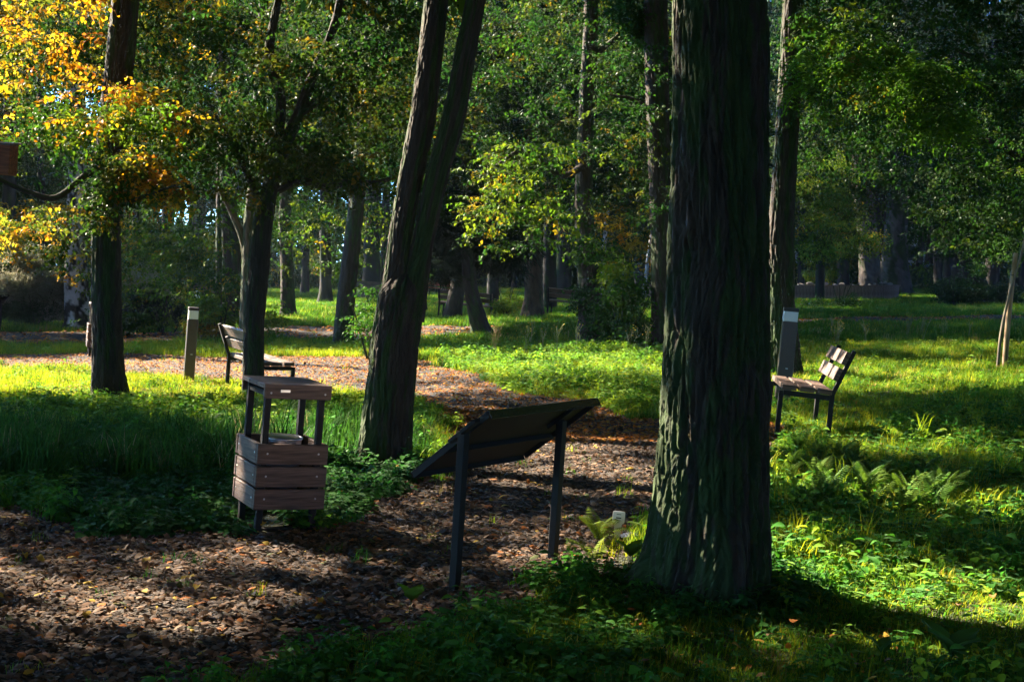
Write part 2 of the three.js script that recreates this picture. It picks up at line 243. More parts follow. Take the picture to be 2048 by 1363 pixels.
// ---------------------------------------------------------------- trees
// a trunk or limb through points with radii, its bark in furrowed ridges
function barkGeo(pts, rad, o) {
  const { seg = 40, step = 0.08, ridges = 24, amp = 0.09, flare = 0, seed = 1, moss = 0.5, bark = [0.042, 0.031, 0.024], mossCol = [0.022, 0.048, 0.008], pale = null } = o;
  const curve = new THREE.CatmullRomCurve3(pts, false, 'centripetal'), rc = new THREE.CatmullRomCurve3(rad.map((r, i) => V3(r, i, 0)), false, 'catmullrom');
  const len = curve.getLength(), rings = Math.max(3, Math.ceil(len / step)), P = [], Cc = [], U = [], I = [];
  const axis = pts[pts.length - 1].clone().sub(pts[0]).normalize(), ref = Math.abs(axis.y) > 0.6 ? V3(0, 0, 1) : V3(0, 1, 0);
  let s = 0, prev = null; const Rn = ridges / 6.2832;
  for (let i = 0; i <= rings; i++) {
    const t = i / rings, c = curve.getPoint(t), tg = curve.getTangent(t), r = Math.max(0.002, rc.getPoint(t).x); if (prev) s += c.distanceTo(prev); prev = c;
    const nx = ref.clone().addScaledVector(tg, -ref.dot(tg)).normalize(), ny = V3().crossVectors(tg, nx);
    for (let j = 0; j <= seg; j++) {
      const th = (j % seg) / seg * 6.28318, ct = Math.cos(th), st = Math.sin(th);
      const wob = 0.35 * N3(ct * 1.2 + seed, s * 1.1, st * 1.2);
      const a = N3(ct * Rn + seed * 3.1 + wob * 2, s * 2.6 + wob, st * Rn + wob * 2), b = N3(ct * Rn * 2.3 + seed, s * 4.2, st * Rn * 2.3 + 5), lump = N3(ct * 0.9 + seed * 1.7, s * 0.7, st * 0.9);
      const ridge = 1 - Math.min(1, Math.abs(a) * 3.4);
      const cr = 1 - Math.min(1, Math.abs(N3(ct * Rn * 0.8 + seed, s * 6.5 + wob * 3, st * Rn * 0.8)) * 7), chip = N3(ct * Rn * 4.5, s * 14, st * Rn * 4.5 + seed);
      let rr = r * (1 + 0.07 * lump) + amp * r * (0.55 - ridge * ridge * 1.2 + 0.34 * b - 0.6 * cr * cr + 0.22 * chip);
      if (flare) { const f = Math.exp(-s / (flare * 0.9)); rr += r * f * (0.14 + 0.75 * Math.max(0, N3(ct * 1.9 + seed, 3, st * 1.9) * 1.8)); }
      P.push(c.x + (nx.x * ct + ny.x * st) * rr, c.y + (nx.y * ct + ny.y * st) * rr, c.z + (nx.z * ct + ny.z * st) * rr);
      U.push(j / seg * r * 6.283, s);
      const mo = clamp(smooth(N3(ct * 1.4 + seed * 2.3, s * 0.55, st * 1.4 + 8) + 0.5 * N3(ct * 5, s * 2.6, st * 5) + 0.35 * N3(ct * 14, s * 9, st * 14) + (moss - 0.5) * 1.2, -0.1, 0.16), 0, 1), v = 0.78 + 0.5 * N3(ct * 6 + seed, s * 5, st * 6);
      let k = [0, 1, 2].map((q) => lerp(bark[q], mossCol[q], mo) * v);
      if (pale) { const w = smooth(N3(ct * 2.2 + seed, s * 3.2, st * 2.2) + 0.35 * N3(ct * 7, s * 9, st * 7), -0.12, 0.08); k = k.map((q, x) => lerp(q, pale[x] * (0.85 + 0.3 * v), w)); }
      Cc.push(...k);
    }
  }
  for (let i = 0; i < rings; i++) for (let j = 0; j < seg; j++) { const a = i * (seg + 1) + j, b = a + 1, c = a + seg + 1, d = c + 1; I.push(a, b, c, b, d, c); }
  const top = P.length / 3, e = curve.getPoint(1); P.push(e.x, e.y, e.z); Cc.push(...bark); U.push(0, s); for (let j = 0; j < seg; j++) I.push(rings * (seg + 1) + j, rings * (seg + 1) + j + 1, top);
  const g = new THREE.BufferGeometry(); g.setAttribute('position', new THREE.Float32BufferAttribute(P, 3)); g.setAttribute('color', new THREE.Float32BufferAttribute(Cc, 3)); g.setAttribute('uv', new THREE.Float32BufferAttribute(U, 2)); g.setIndex(I); g.computeVertexNormals();
  const nn = g.attributes.normal; for (let i = 0; i <= rings; i++) { const a = i * (seg + 1), b = a + seg; const x = nn.getX(a) + nn.getX(b), y = nn.getY(a) + nn.getY(b), z = nn.getZ(a) + nn.getZ(b), l = Math.hypot(x, y, z) || 1; nn.setXYZ(a, x / l, y / l, z / l); nn.setXYZ(b, x / l, y / l, z / l); }
  return g;
}
// leaves gathered in blobs: one crown part of instanced sprigs
const QY = new THREE.Quaternion(), QT = new THREE.Quaternion(), MM = new THREE.Matrix4();
let sprigCount = 0;
// how much of a stem standing at (x, z) would stand in the open gaps' sunlight
function stemInGap(x, z, h) { const s = SUN.clone().applyQuaternion(qBack); let n = 0; for (let y = 0.5; y < h; y += 0.5) { const t = y / s.y, gx = x - s.x * t, gz = z - s.z * t; if (GAPS.some(([q, o]) => o >= 0.45 && inside(q, gx, gz))) n++; } return n; }
function crown(tree, blobs, species, seed, { name = 'crown', mat = M.leaf, holes = 0.1, gaps = true, size = 1 } = {}) {
  const r = rng(seed), base = tree.position, shapes = SPRIG[species], lists = shapes.map(() => []);
  for (const bl of blobs) {
    const [c, rad, n, pal, hole = holes, sz = size] = bl;
    for (let k = 0; k < n; k++) {
      let u; do { u = V3(r() * 2 - 1, r() * 2 - 1, r() * 2 - 1); } while (u.lengthSq() > 1);
      u.multiplyScalar(0.45 + 0.85 * r() * r() + 0.12 * r()); const p = V3(c.x + u.x * 1.2 * rad[0], c.y + u.y * 1.2 * rad[1], c.z + u.z * rad[2]);
      const f = 2.6 / Math.max(0.6, Math.min(rad[0], rad[1])); if (N3(p.x * f, p.y * f * 1.3, p.z * f) + 0.4 * N3(p.x * f * 2.3, p.y * f * 2.3, p.z * f * 2.3) < hole * 1.3 - 0.26) continue;
      if (gaps && sunGap(p, r)) continue;
      QY.setFromAxisAngle(V3(0, 1, 0), r() * 6.2832); QT.setFromEuler(new THREE.Euler((r() - 0.5) * 0.9, 0, -0.15 + (r() - 0.5) * 0.9));
      const s = sz * (0.75 + 0.5 * r()); MM.compose(p.sub(base), QY.clone().multiply(QT), V3(s, s, s));
      lists[Math.floor(r() * shapes.length)].push([MM.clone(), pick(pal, r, 1.0)]);
    }
  }
  lists.forEach((l, k) => {
    if (!l.length) return; const im = new THREE.InstancedMesh(shapes[k], mat, l.length); im.name = name; im.userData.kind = 'stuff';
    l.forEach(([m, c], i) => { im.setMatrixAt(i, m); im.setColorAt(i, c); }); im.castShadow = im.receiveShadow = true; tree.add(im); sprigCount += l.length;
  });
}
// trunk points given as [px, py, width in px] at distance d (the first lies on the ground)
function stemPts(spec, d, base) { const pts = [], rad = []; for (const [px, py, w, dd = 0] of spec) { pts.push(pix(px, py, d + dd).sub(base)); rad.push(w / 2 / FOCAL * d); } return [pts, rad]; }
function tree(name, label, spec, o = {}) {
  const { d, group, seed = 1 } = o, g = gndAt(spec[0][0], d);
  const t = thing(name, label, 'tree', g, 0, group);
  const [pts, rad] = stemPts(spec, d, g); pts[0].set(0, -0.12, 0);
  part('trunk', barkGeo(pts, rad, { seed, flare: rad[0] * 1.3, ...o.bark }), o.mat || M.bark, t);
  for (const [k, l] of (o.limbs || []).entries()) { const [lp, lr] = stemPts(l, d, g); part('branch', barkGeo(lp, lr, { seed: seed + 5 + k, seg: 12, step: 0.15, ridges: 8, ...o.bark, ...(o.limbBark || {}) }), o.mat || M.bark, t); }
  t.top = pts[pts.length - 1].clone().add(g); t.dist = d; t.topR = rad[rad.length - 1];
  return t;
}
// boughs: foliage in view, px-sized blobs, each carried by a limb from the stem
function boughs(t, list, species, seed, opt = {}) {
  const r = rng(seed), bl = [];
  for (const [px, py, rx, ry, dd, dep, n, pal, hole] of list) { const d = t.dist + dd, c = pix(px, py, d); const m = opt.layers ?? 6, R0 = rx / FOCAL * d, R1 = ry / FOCAL * d; for (let q = 0; q < m; q++) { const a = r() * 6.28, w = Math.sqrt(r()) * 0.75; bl.push([c.clone().add(V3(Math.cos(a) * w * R0, Math.sin(a) * w * R1, (r() - 0.5) * 1.5 * dep)), [R0 * (0.4 + 0.3 * r()), R1 * (0.22 + 0.2 * r()) + 0.08, dep * 0.7], Math.round(n * (opt.more ?? 2) / m), PAL[pal], (hole ?? opt.holes ?? 0.1) * 0.8]); }
    if (opt.from) { const a = pix(opt.from[0], opt.from[1], t.dist).sub(t.position), e = c.clone().sub(t.position), m = a.clone().lerp(e, 0.55).add(V3(0, 0.25, (r() - 0.5) * 0.4)); part('branch', barkGeo([a, m, e], [0.045, 0.028, 0.006], { seg: 7, step: 0.25, ridges: 5, seed, moss: 0.2 }), M.barkFar, t); } }
  crown(t, bl, species, seed, { gaps: false, size: 1, ...opt });
}
// loose foliage through a box of air beside a stem: sprigs gathered by noise into sprays with gaps between
function field(t, list, species, seed, { name = 'crown', mat = M.leaf, size = 1, rag = 70 } = {}) {
  const r = rng(seed), shapes = SPRIG[species], lists = shapes.map(() => []), base = t.position;
  for (const [x0, y0, x1, y1, d0, d1, n, palA, palB = palA, cut = 0] of list) {
    let made = 0, tries = 0; const want = Math.round(n * 1.3);
    while (made < want && tries++ < n * 16) {
      const px = lerp(x0 - rag, x1 + rag, r()), py = lerp(y0, y1 + rag, r()), d = lerp(d0, d1, r()), p = pix(px, py, d);
      const a = N3(p.x * 0.9, p.y * 1.5, p.z * 0.9), b = N3(p.x * 2.7 + 9, p.y * 3.6, p.z * 2.7), e = Math.min(px - x0 + rag, x1 + rag - px, y1 + rag - py) / (2 * rag);
      if (1.2 * a + 0.8 * b + 0.25 * (r() - 0.5) < cut + 0.55 * (1 - clamp(e, 0, 1)) + 0.05) continue;
      QY.setFromAxisAngle(V3(0, 1, 0), r() * 6.2832); QT.setFromEuler(new THREE.Euler((r() - 0.5) * 1.1, 0, -0.2 + (r() - 0.5) * 1.1));
      const s = size * (0.75 + 0.5 * r()), mixed = N3(p.x * 0.8 + 40, p.y * 0.8, p.z * 0.8) + 0.3 * (r() - 0.5) > 0.02 ? palB : palA; MM.compose(p.sub(base), QY.clone().multiply(QT), V3(s, s, s));
      lists[Math.floor(r() * shapes.length)].push([MM.clone(), pick(PAL[mixed], r, mixed === 'gold' || mixed === 'turning' ? 0.95 : 0.72)]); made++;
    }
  }
  lists.forEach((l, k) => { if (!l.length) return; const im = new THREE.InstancedMesh(shapes[k], mat, l.length); im.name = name; im.userData.kind = 'stuff'; l.forEach(([m, c], i) => { im.setMatrixAt(i, m); im.setColorAt(i, c); }); t.add(im); sprigCount += l.length; });
}
// the crown above the picture, which shades the ground
function overhead(t, pal, seed, { rise = 2.5, r = 4.2, h = 2.8, n = 800, species = 'clump', dx = 0, dz = 0 } = {}) {
  const q = rng(seed), top = t.top, c = top.clone().add(V3(dx, rise, dz)), base = t.position, bl = [];
  const mid = top.clone().lerp(c, 0.5).add(V3((q() - 0.5) * 0.6, 0, (q() - 0.5) * 0.6));
  part('trunk_top', barkGeo([top.clone().sub(base).add(V3(0, -0.2, 0)), mid.sub(base), c.clone().sub(base)], [t.topR * 0.98, t.topR * 0.7, t.topR * 0.3], { seg: 9, step: 0.5, ridges: 8, seed }), M.barkFar, t);
  for (let k = 0; k < 7; k++) { const a = k / 7 * 6.283 + q(), rr = r * (0.35 + 0.3 * q()), e = c.clone().add(V3(Math.cos(a) * rr, (q() - 0.45) * h, Math.sin(a) * rr)); bl.push([e, [r * 0.5, h * 0.5, r * 0.5], Math.round(n / 8), PAL[pal], 0.04]); if (sunGap(c.clone().lerp(e, 0.6), q)) continue; part('branch', barkGeo([top.clone().lerp(c, 0.2 + 0.5 * q()).sub(base), c.clone().lerp(e, 0.5).sub(base), e.clone().sub(base)], [t.topR * 0.4, t.topR * 0.25, 0.01], { seg: 6, step: 0.6, ridges: 4, seed: k }), M.barkFar, t); }
  bl.push([c.clone().add(V3(0, h * 0.5, 0)), [r * 0.6, h * 0.5, r * 0.6], Math.round(n / 8), PAL[pal], 0.04]);
  crown(t, bl, species, seed, { mat: M.leafFar, size: 1.45 });
}

// ---- the trees that stand near enough to be told apart
const nearBark = { seg: 150, step: 0.024, ridges: 30, amp: 0.1, moss: 0.62 };
{ // the broad trunk in the foreground
  const t = tree('mossy_tree', 'broad mossy trunk with deeply furrowed bark in the foreground, nearest tree of all', [[1412, 1195, 240], [1420, 1120, 222], [1424, 1000, 212], [1428, 880, 206], [1436, 600, 194], [1440, 300, 184], [1440, 0, 178], [1448, -350, 168], [1460, -800, 150]], { d: 7.05, seed: 2, bark: { ...nearBark, mossCol: [0.019, 0.042, 0.006], bark: [0.034, 0.025, 0.018], moss: 0.7, amp: 0.09, ridges: 44, seg: 190, step: 0.02, flare: 0.32 } });
  overhead(t, 'green', 102, { rise: 3.6, r: 5, n: 1100 });
}
{ // the forked tree
  const t = tree('forked_tree', 'mossy tree forking low into two leaning stems behind the litter bin', [[768, 925, 104], [772, 870, 97], [782, 760, 92], [796, 640, 92], [806, 580, 86], [814, 548, 40]], { d: 11.8, seed: 5, bark: { ...nearBark, seg: 120, step: 0.03, ridges: 26, moss: 0.55 } });
  for (const [k, s] of [[[786, 640, 56], [792, 560, 50], [800, 480, 44], [822, 350, 47], [846, 230, 50], [860, 110, 48], [872, 0, 47, 0.1], [893, -250, 42, 0.2], [905, -600, 36, 0.3]], [[818, 640, 58], [832, 550, 52], [846, 480, 43], [874, 350, 43, -0.06], [908, 230, 42, -0.1], [930, 110, 40, -0.1], [952, 0, 38, -0.1], [992, -250, 36, -0.1], [1040, -600, 32]]].entries()) { const [p, r] = stemPts(s, 11.8, t.position); part('stem', barkGeo(p, r, { ...nearBark, seg: 90, step: 0.035, ridges: 20, seed: 8 + k, moss: 0.55 }), M.bark, t); if (k) t.top = p[p.length - 1].clone().add(t.position), t.topR = r[r.length - 1]; }
  overhead(t, 'green', 103, { rise: 3.2, r: 5.2, n: 1300 });
}
{ // the tree amid yellow leaves
  const t = tree('lime_tree', 'dark straight trunk amid yellow and orange backlit leaves', [[215, 797, 64], [214, 700, 58], [212, 560, 56], [213, 420, 54], [222, 300, 56], [236, 150, 54], [250, 0, 52], [264, -260, 46]], { d: 17.4, seed: 11, bark: { seg: 64, step: 0.05, ridges: 22, amp: 0.1, moss: 0.4, bark: [0.035, 0.028, 0.024] }, limbs: [[[222, 330, 16], [170, 350, 12, -0.4], [110, 395, 11, -0.7], [60, 385, 9, -0.9], [-20, 350, 8, -1]], [[228, 270, 12], [290, 240, 9, -0.5], [350, 205, 6, -0.8]], [[216, 420, 12], [280, 395, 8, -0.6], [350, 370, 4, -1]]] });
  field(t, [[-60, -60, 400, 250, 17.8, 21, 420, 'turning', 'olive', 0.06], [-60, -60, 200, 200, 14.6, 16.6, 90, 'gold', 'turning'], [-40, 210, 330, 300, 15.5, 17, 130, 'green', 'lime'], [250, 180, 330, 380, 16.4, 17.2, 110, 'gold'], [130, 290, 300, 470, 15.8, 17, 130, 'green', 'olive', 0.06], [-20, 410, 190, 480, 20, 24, 60, 'turning', 'olive', 0.1], [60, -60, 400, 330, 17.7, 21, 480, 'deep', 'green']], 'oval', 201, { size: 0.9, rag: 45 });
  overhead(t, 'turning', 104, { rise: 2.4, r: 5, n: 1300 });
}
{ // twisting tree beside the bench
  const t = tree('linden_tree', 'dark slender tree with a crooked fork beside the sunlit bench', [[505, 790, 41], [507, 700, 40], [508, 640, 39], [514, 560, 42], [524, 450, 40], [540, 375, 33], [562, 310, 27], [590, 245, 22], [626, 150, 19], [668, 50, 16], [700, -120, 13]], { d: 17.7, seed: 15, bark: { seg: 50, step: 0.06, ridges: 18, amp: 0.1, moss: 0.35, bark: [0.035, 0.028, 0.022] }, limbs: [[[545, 365, 20], [556, 280, 19], [560, 190, 20], [538, 120, 19], [548, 40, 16], [575, -80, 12]], [[556, 380, 15], [600, 362, 15], [655, 374, 14], [700, 362, 13], [742, 366, 11], [790, 355, 6]], [[600, 225, 18], [650, 190, 15], [690, 130, 13], [730, 90, 8]], [[528, 420, 16], [470, 300, 10], [420, 210, 5]]] });
  field(t, [[250, -60, 860, 330, 19, 24.5, 1500, 'deep', 'olive'], [380, 20, 800, 330, 16.6, 17.8, 240, 'olive', 'deep', 0.1], [480, 210, 720, 360, 16.8, 18.4, 120, 'lime', 'olive', 0.08]], 'oval', 202, { size: 0.95, rag: 50 });
  overhead(t, 'olive', 105, { rise: 2.2, r: 5.2, n: 1400 });
}
{ const t = tree('young_linden_tree', 'paler thin trunk with an arching side limb behind the bench', [[494, 694, 34], [497, 560, 30], [501, 450, 28], [512, 330, 26], [520, 150, 22], [530, -60, 18]], { d: 27, seed: 17, bark: { seg: 36, step: 0.08, ridges: 14, bark: [0.1, 0.08, 0.05], moss: 0.5 }, limbs: [[[496, 560, 18], [486, 480, 15], [466, 430, 13], [445, 388, 11], [420, 350, 6]]] });
  field(t, [[240, 380, 420, 560, 28, 34, 400, 'green', 'lime', 0.08], [500, 380, 640, 520, 28, 34, 40, 'lime', 'green', 0.14]], 'oval', 203, { size: 1.05 }); overhead(t, 'green', 106, { r: 5, n: 1300 }); }
{ const t = tree('leaning_tree', 'dark trunk leaning gently over the leaf path, left of the forked tree', [[686, 690, 42], [691, 610, 36], [703, 500, 32], [714, 400, 30], [724, 280, 28], [738, 100, 24], [752, -140, 20]], { d: 28.7, seed: 19, bark: { seg: 44, step: 0.08, ridges: 16, moss: 0.45, bark: [0.04, 0.032, 0.026] } });
  field(t, [[580, 400, 800, 490, 32, 42, 130, 'lime', 'green', 0.12], [560, -60, 860, 330, 29.5, 36, 1000, 'deep', 'olive', 0.05]], 'oval', 204, { size: 1.15 }); overhead(t, 'green', 107, { r: 5.2, n: 1400 }); }
{ const t = tree('sunken_tree', 'straight dark trunk standing in grass beyond the bench, left of the leaning tree', [[577, 634, 29], [574, 550, 26], [570, 450, 24], [572, 300, 21], [578, 60, 18], [582, -80, 15]], { d: 43.5, seed: 23, bark: { seg: 32, step: 0.12, ridges: 14 } }); overhead(t, 'deep', 108, { r: 5.2, n: 1300 }); boughs(t, [[560, 420, 110, 50, 2, 1.5, 150, 'green', 0.2], [480, 160, 160, 140, 5, 2, 500, 'deep', 0.08]], 'clump', 205, { mat: M.leafFar, size: 0.6 }); }
{ const t = tree('paired_tree', 'thick dark trunk behind yellow shrub, in front of its thinner twin', [[465, 640, 40], [463, 540, 36], [458, 420, 32], [452, 250, 26], [446, 20, 20]], { d: 40.5, seed: 27, bark: { seg: 32, step: 0.12, ridges: 14 } }); overhead(t, 'deep', 109, { r: 5, n: 1200 }); }
{ const t = tree('paired_tree', 'thinner straight twin trunk beside the thick dark trunk behind yellow shrub', [[440, 632, 21], [441, 520, 19], [441, 400, 18], [444, 200, 14]], { d: 44, seed: 28, bark: { seg: 24, step: 0.15, ridges: 12 } }); overhead(t, 'deep', 110); }
{ const t = tree('yew_tree', 'dark evergreen with drooping needles and a curved leaning trunk beside the far bench', [[964, 668, 36], [952, 625, 32], [941, 575, 28], [936, 520, 26], [930, 440, 20], [926, 330, 12], [925, 240, 6]], { d: 33, seed: 31, bark: { seg: 32, step: 0.08, ridges: 12, moss: 0.35, bark: [0.03, 0.023, 0.02] } });
  boughs(t, [[945, 400, 95, 90, 0.5, 1.1, 700, 'yew', -0.05], [945, 480, 90, 50, 0.4, 1, 420, 'yew', 0], [900, 300, 70, 90, 2, 1, 380, 'yew', 0], [980, 330, 60, 90, 2, 0.9, 330, 'yew', 0], [990, 180, 80, 110, 4, 1, 380, 'yew', 0.04], [960, 60, 70, 90, 4, 1, 260, 'yew', 0.04], [880, 510, 40, 25, 0.4, 0.6, 90, 'yew', 0.05]], 'needle', 206, { size: 1.7, gaps: false });
  boughs(t, [[995, 345, 22, 45, -0.6, 0.3, 50, 'red', 0.1]], 'ovalSmall', 216); }
{ const t = tree('yew_tree', 'short dark trunk leaning right in front of the far bench', [[903, 640, 36], [912, 590, 31], [922, 530, 28], [930, 440, 22], [940, 300, 14]], { d: 41, seed: 33, bark: { seg: 30, step: 0.1, ridges: 12, bark: [0.028, 0.022, 0.02], moss: 0.3 } }); overhead(t, 'deep', 111); }
{ const t = tree('acacia_tree', 'brown upright trunk standing in the grass between two far benches', [[1066, 638, 38], [1068, 560, 34], [1066, 480, 34], [1060, 390, 31], [1052, 220, 26], [1046, -20, 20]], { d: 41.5, seed: 35, bark: { seg: 40, step: 0.08, ridges: 16, bark: [0.09, 0.055, 0.035], moss: 0.25 } }); overhead(t, 'green', 112, { r: 5, n: 1200 });
  boughs(t, [[1000, 200, 120, 120, 3, 1.4, 420, 'deep', 0.08], [1090, 160, 90, 140, 4, 1.4, 420, 'deep', 0.1]], 'clump', 207, { mat: M.leafFar, size: 0.55 }); }
{ const t = tree('ivy_tree', 'tall trunk wrapped in climbing leaves at its foot, right of the dried stalks', [[1188, 692, 58], [1181, 610, 46], [1173, 500, 40], [1168, 400, 36], [1172, 250, 31], [1180, 100, 30], [1184, -80, 26]], { d: 28.5, seed: 37, bark: { seg: 44, step: 0.07, ridges: 16, moss: 0.35, bark: [0.05, 0.036, 0.028] }, limbs: [[[1170, 330, 14], [1120, 350, 10, -1], [1050, 300, 8, -2], [980, 340, 5, -2.6]], [[1180, 120, 12], [1250, 60, 8], [1300, 20, 4]]] });
  field(t, [[860, -60, 1330, 250, 29.2, 37, 1300, 'deep', 'olive', 0.06], [860, 240, 1330, 430, 29.2, 36, 800, 'deep', 'olive', 0.06], [950, 280, 1160, 460, 24.5, 27.5, 210, 'lime', 'green', 0.08], [1180, 200, 1330, 400, 25, 28, 90, 'olive', 'deep', 0.1], [880, -60, 1330, 300, 24, 27.5, 170, 'deep', 'green', 0.14], [1210, 400, 1330, 520, 30, 38, 130, 'olive', 'turning', 0.1]], 'oval', 208, { size: 1.1, rag: 40 });
  boughs(t, [[1190, 510, 40, 40, -0.4, 0.4, 50, 'green', 0.1], [1195, 590, 42, 60, -0.4, 0.4, 70, 'deep', 0.1], [1190, 660, 40, 40, -0.4, 0.4, 50, 'deep', 0.1]], 'oval', 218, { name: 'climbing_leaves' });
  overhead(t, 'green', 113, { r: 5.2, n: 1400 }); }
{ const t = tree('hidden_tree', 'dark ridged trunk just left of the broad foreground trunk and half behind it', [[1330, 700, 50], [1325, 600, 43], [1322, 450, 41], [1318, 300, 44], [1314, 150, 46], [1311, 0, 47], [1308, -200, 42]], { d: 27, seed: 41, bark: { seg: 56, step: 0.06, ridges: 18, moss: 0.3, bark: [0.04, 0.03, 0.025] }, limbs: [[[1318, 240, 14], [1270, 200, 9], [1220, 190, 4]]] });
  boughs(t, [[1290, 220, 60, 120, 0.8, 0.8, 230, 'deep', 0.1], [1290, 60, 60, 100, 0.6, 0.8, 200, 'deep', 0.1]], 'oval', 209, { size: 1.1 }); overhead(t, 'green', 114, { r: 5, n: 1200 }); }
{ const t = tree('locust_tree', 'slim mossy trunk behind the grey bollard and the right bench', [[1572, 752, 68], [1566, 680, 60], [1560, 600, 55], [1562, 500, 51], [1569, 350, 46], [1578, 200, 44], [1588, 0, 40], [1598, -250, 34]], { d: 20.8, seed: 43, bark: { seg: 80, step: 0.045, ridges: 22, amp: 0.12, moss: 0.5, bark: [0.045, 0.035, 0.028] }, limbs: [[[1566, 330, 18], [1585, 200, 16], [1600, 100, 14], [1602, 0, 12]], [[1590, 60, 12], [1660, 20, 8], [1740, 20, 5]]] });
  field(t, [[1600, -60, 2080, 260, 19.5, 24.5, 800, 'green', 'deep'], [1600, 0, 1800, 220, 18.5, 20, 90, 'lime', 'green', 0.1]], 'oval', 210, { size: 0.95, rag: 40 });
  boughs(t, [[1850, 150, 70, 60, -2, 0.5, 46, 'fresh', 0.1], [1880, 220, 60, 50, -2, 0.5, 46, 'fresh', 0.1], [1700, 90, 80, 60, -2, 0.5, 40, 'fresh', 0.14], [1610, 130, 30, 60, -1.5, 0.4, 20, 'fresh', 0.1]], 'pinnate', 220, { size: 1.35, more: 1.3 }); overhead(t, 'green', 115, { r: 5, n: 1200 }); }
{ const t = tree('oak_tree', 'grey trunk behind the low planter wall, thinner of the pair', [[1742, 600, 42], [1740, 540, 40], [1732, 440, 38], [1720, 340, 34], [1712, 200, 28], [1708, -20, 22]], { d: 69, seed: 45, bark: { seg: 36, step: 0.15, ridges: 18, bark: [0.12, 0.1, 0.095], moss: 0.2 } }); overhead(t, 'deep', 116, { r: 6, h: 4, n: 700 });
  boughs(t, [[1650, 400, 80, 90, -12, 2, 330, 'lime', 0.16], [1680, 470, 70, 50, -14, 1.6, 200, 'lime', 0.16], [1640, 500, 50, 40, -16, 1.4, 90, 'lime', 0.2], [1780, 220, 130, 110, -6, 2.6, 520, 'deep', 0.08], [1690, 240, 100, 100, -4, 2.6, 360, 'olive', 0.1]], 'clump', 211, { mat: M.leafFar, size: 0.55 }); }
{ const t = tree('oak_tree', 'wide grey trunk behind the end of the low planter wall, thicker of the pair', [[1792, 590, 54], [1790, 530, 50], [1794, 440, 42], [1800, 330, 34], [1806, 150, 26]], { d: 74, seed: 47, bark: { seg: 36, step: 0.15, ridges: 18, bark: [0.09, 0.085, 0.08], moss: 0.45 } }); overhead(t, 'deep', 117, { r: 6, h: 4, n: 700 }); }
{ const t = tree('slanting_tree', 'black slanting trunk under dense dark foliage, far right beyond the lawn', [[1946, 606, 66], [1936, 540, 60], [1922, 480, 54], [1890, 410, 44], [1846, 350, 34], [1800, 300, 28], [1760, 220, 22]], { d: 58, seed: 49, bark: { seg: 36, step: 0.14, ridges: 16, bark: [0.02, 0.017, 0.015], moss: 0.2 }, limbs: [[[1930, 520, 40], [1960, 400, 34], [1990, 250, 26], [2000, 80, 20]]] });
  boughs(t, [[1900, 380, 120, 100, 0, 2.6, 620, 'deep', 0.04], [2000, 330, 90, 140, 0, 2.6, 620, 'deep', 0.04], [1830, 300, 100, 80, 1, 2.4, 420, 'deep', 0.08], [1960, 480, 70, 60, -1, 2, 260, 'deep', 0.06], [2030, 450, 60, 80, -6, 1.6, 200, 'green', 0.16], [1920, 560, 50, 40, -2, 1.5, 150, 'deep', 0.06]], 'clump', 212, { mat: M.leafFar, size: 0.62 }); overhead(t, 'deep', 118, { r: 6, h: 4, n: 700 }); }
{ const t = tree('birch_tree', 'trunk with peeling white bark patches beside the grey feathery shrub', [[158, 656, 52], [153, 590, 46], [150, 500, 40], [152, 380, 34], [156, 220, 28], [160, 60, 22]], { d: 36, seed: 51, bark: { seg: 40, step: 0.06, ridges: 14, bark: [0.035, 0.028, 0.03], moss: 0.05, pale: [0.4, 0.38, 0.42] } }); overhead(t, 'turning', 119, { r: 5, n: 1200 });
  field(t, [[-40, 400, 200, 500, 30, 36, 180, 'turning', 'olive', 0.1], [220, 480, 420, 580, 31, 36, 200, 'lime', 'green', 0.1]], 'oval', 213, { size: 1.15 }); }
{ const t = tree('hazel_tree', 'dark leafy tree at the right edge whose boughs hang over the lawn', [[2110, 690, 60], [2112, 560, 52], [2108, 380, 46], [2096, 150, 40], [2090, -100, 34]], { d: 28, seed: 53, bark: { seg: 30, step: 0.12, ridges: 14 }, limbs: [[[2108, 380, 22], [2020, 300, 16], [1940, 280, 10], [1880, 300, 5]], [[2100, 250, 22], [2000, 150, 14], [1900, 90, 7]]] });
  field(t, [[1620, 120, 2080, 320, 26, 35, 1300, 'deep', 'green', 0.04], [1860, 320, 2080, 470, 26, 35, 520, 'deep', 'green', 0.04], [1620, 340, 1700, 490, 38, 48, 330, 'lime', 'olive', 0.06]], 'oval', 214, { size: 1.15, rag: 40 }); overhead(t, 'deep', 121, { r: 4.4 }); }
{ const t = tree('spruce_tree', 'tall dark conifer rising behind the brown upright trunk', [[1098, 620, 30], [1100, 500, 27], [1102, 300, 22], [1106, 60, 16]], { d: 50, seed: 55, bark: { seg: 20, step: 0.2, ridges: 10, bark: [0.03, 0.024, 0.02], moss: 0.2 } });
  boughs(t, [[1060, 130, 110, 150, 0, 1.8, 620, 'yew', 0.02], [1150, 260, 100, 120, 0, 1.8, 460, 'yew', 0.04], [1250, 280, 90, 140, 2, 1.8, 460, 'yew', 0.04], [1060, 20, 150, 60, 0, 1.8, 380, 'yew', 0.02], [1260, 90, 90, 90, 2, 1.6, 330, 'yew', 0.06]], 'needle', 215, { size: 2.6 }); overhead(t, 'deep', 122); }
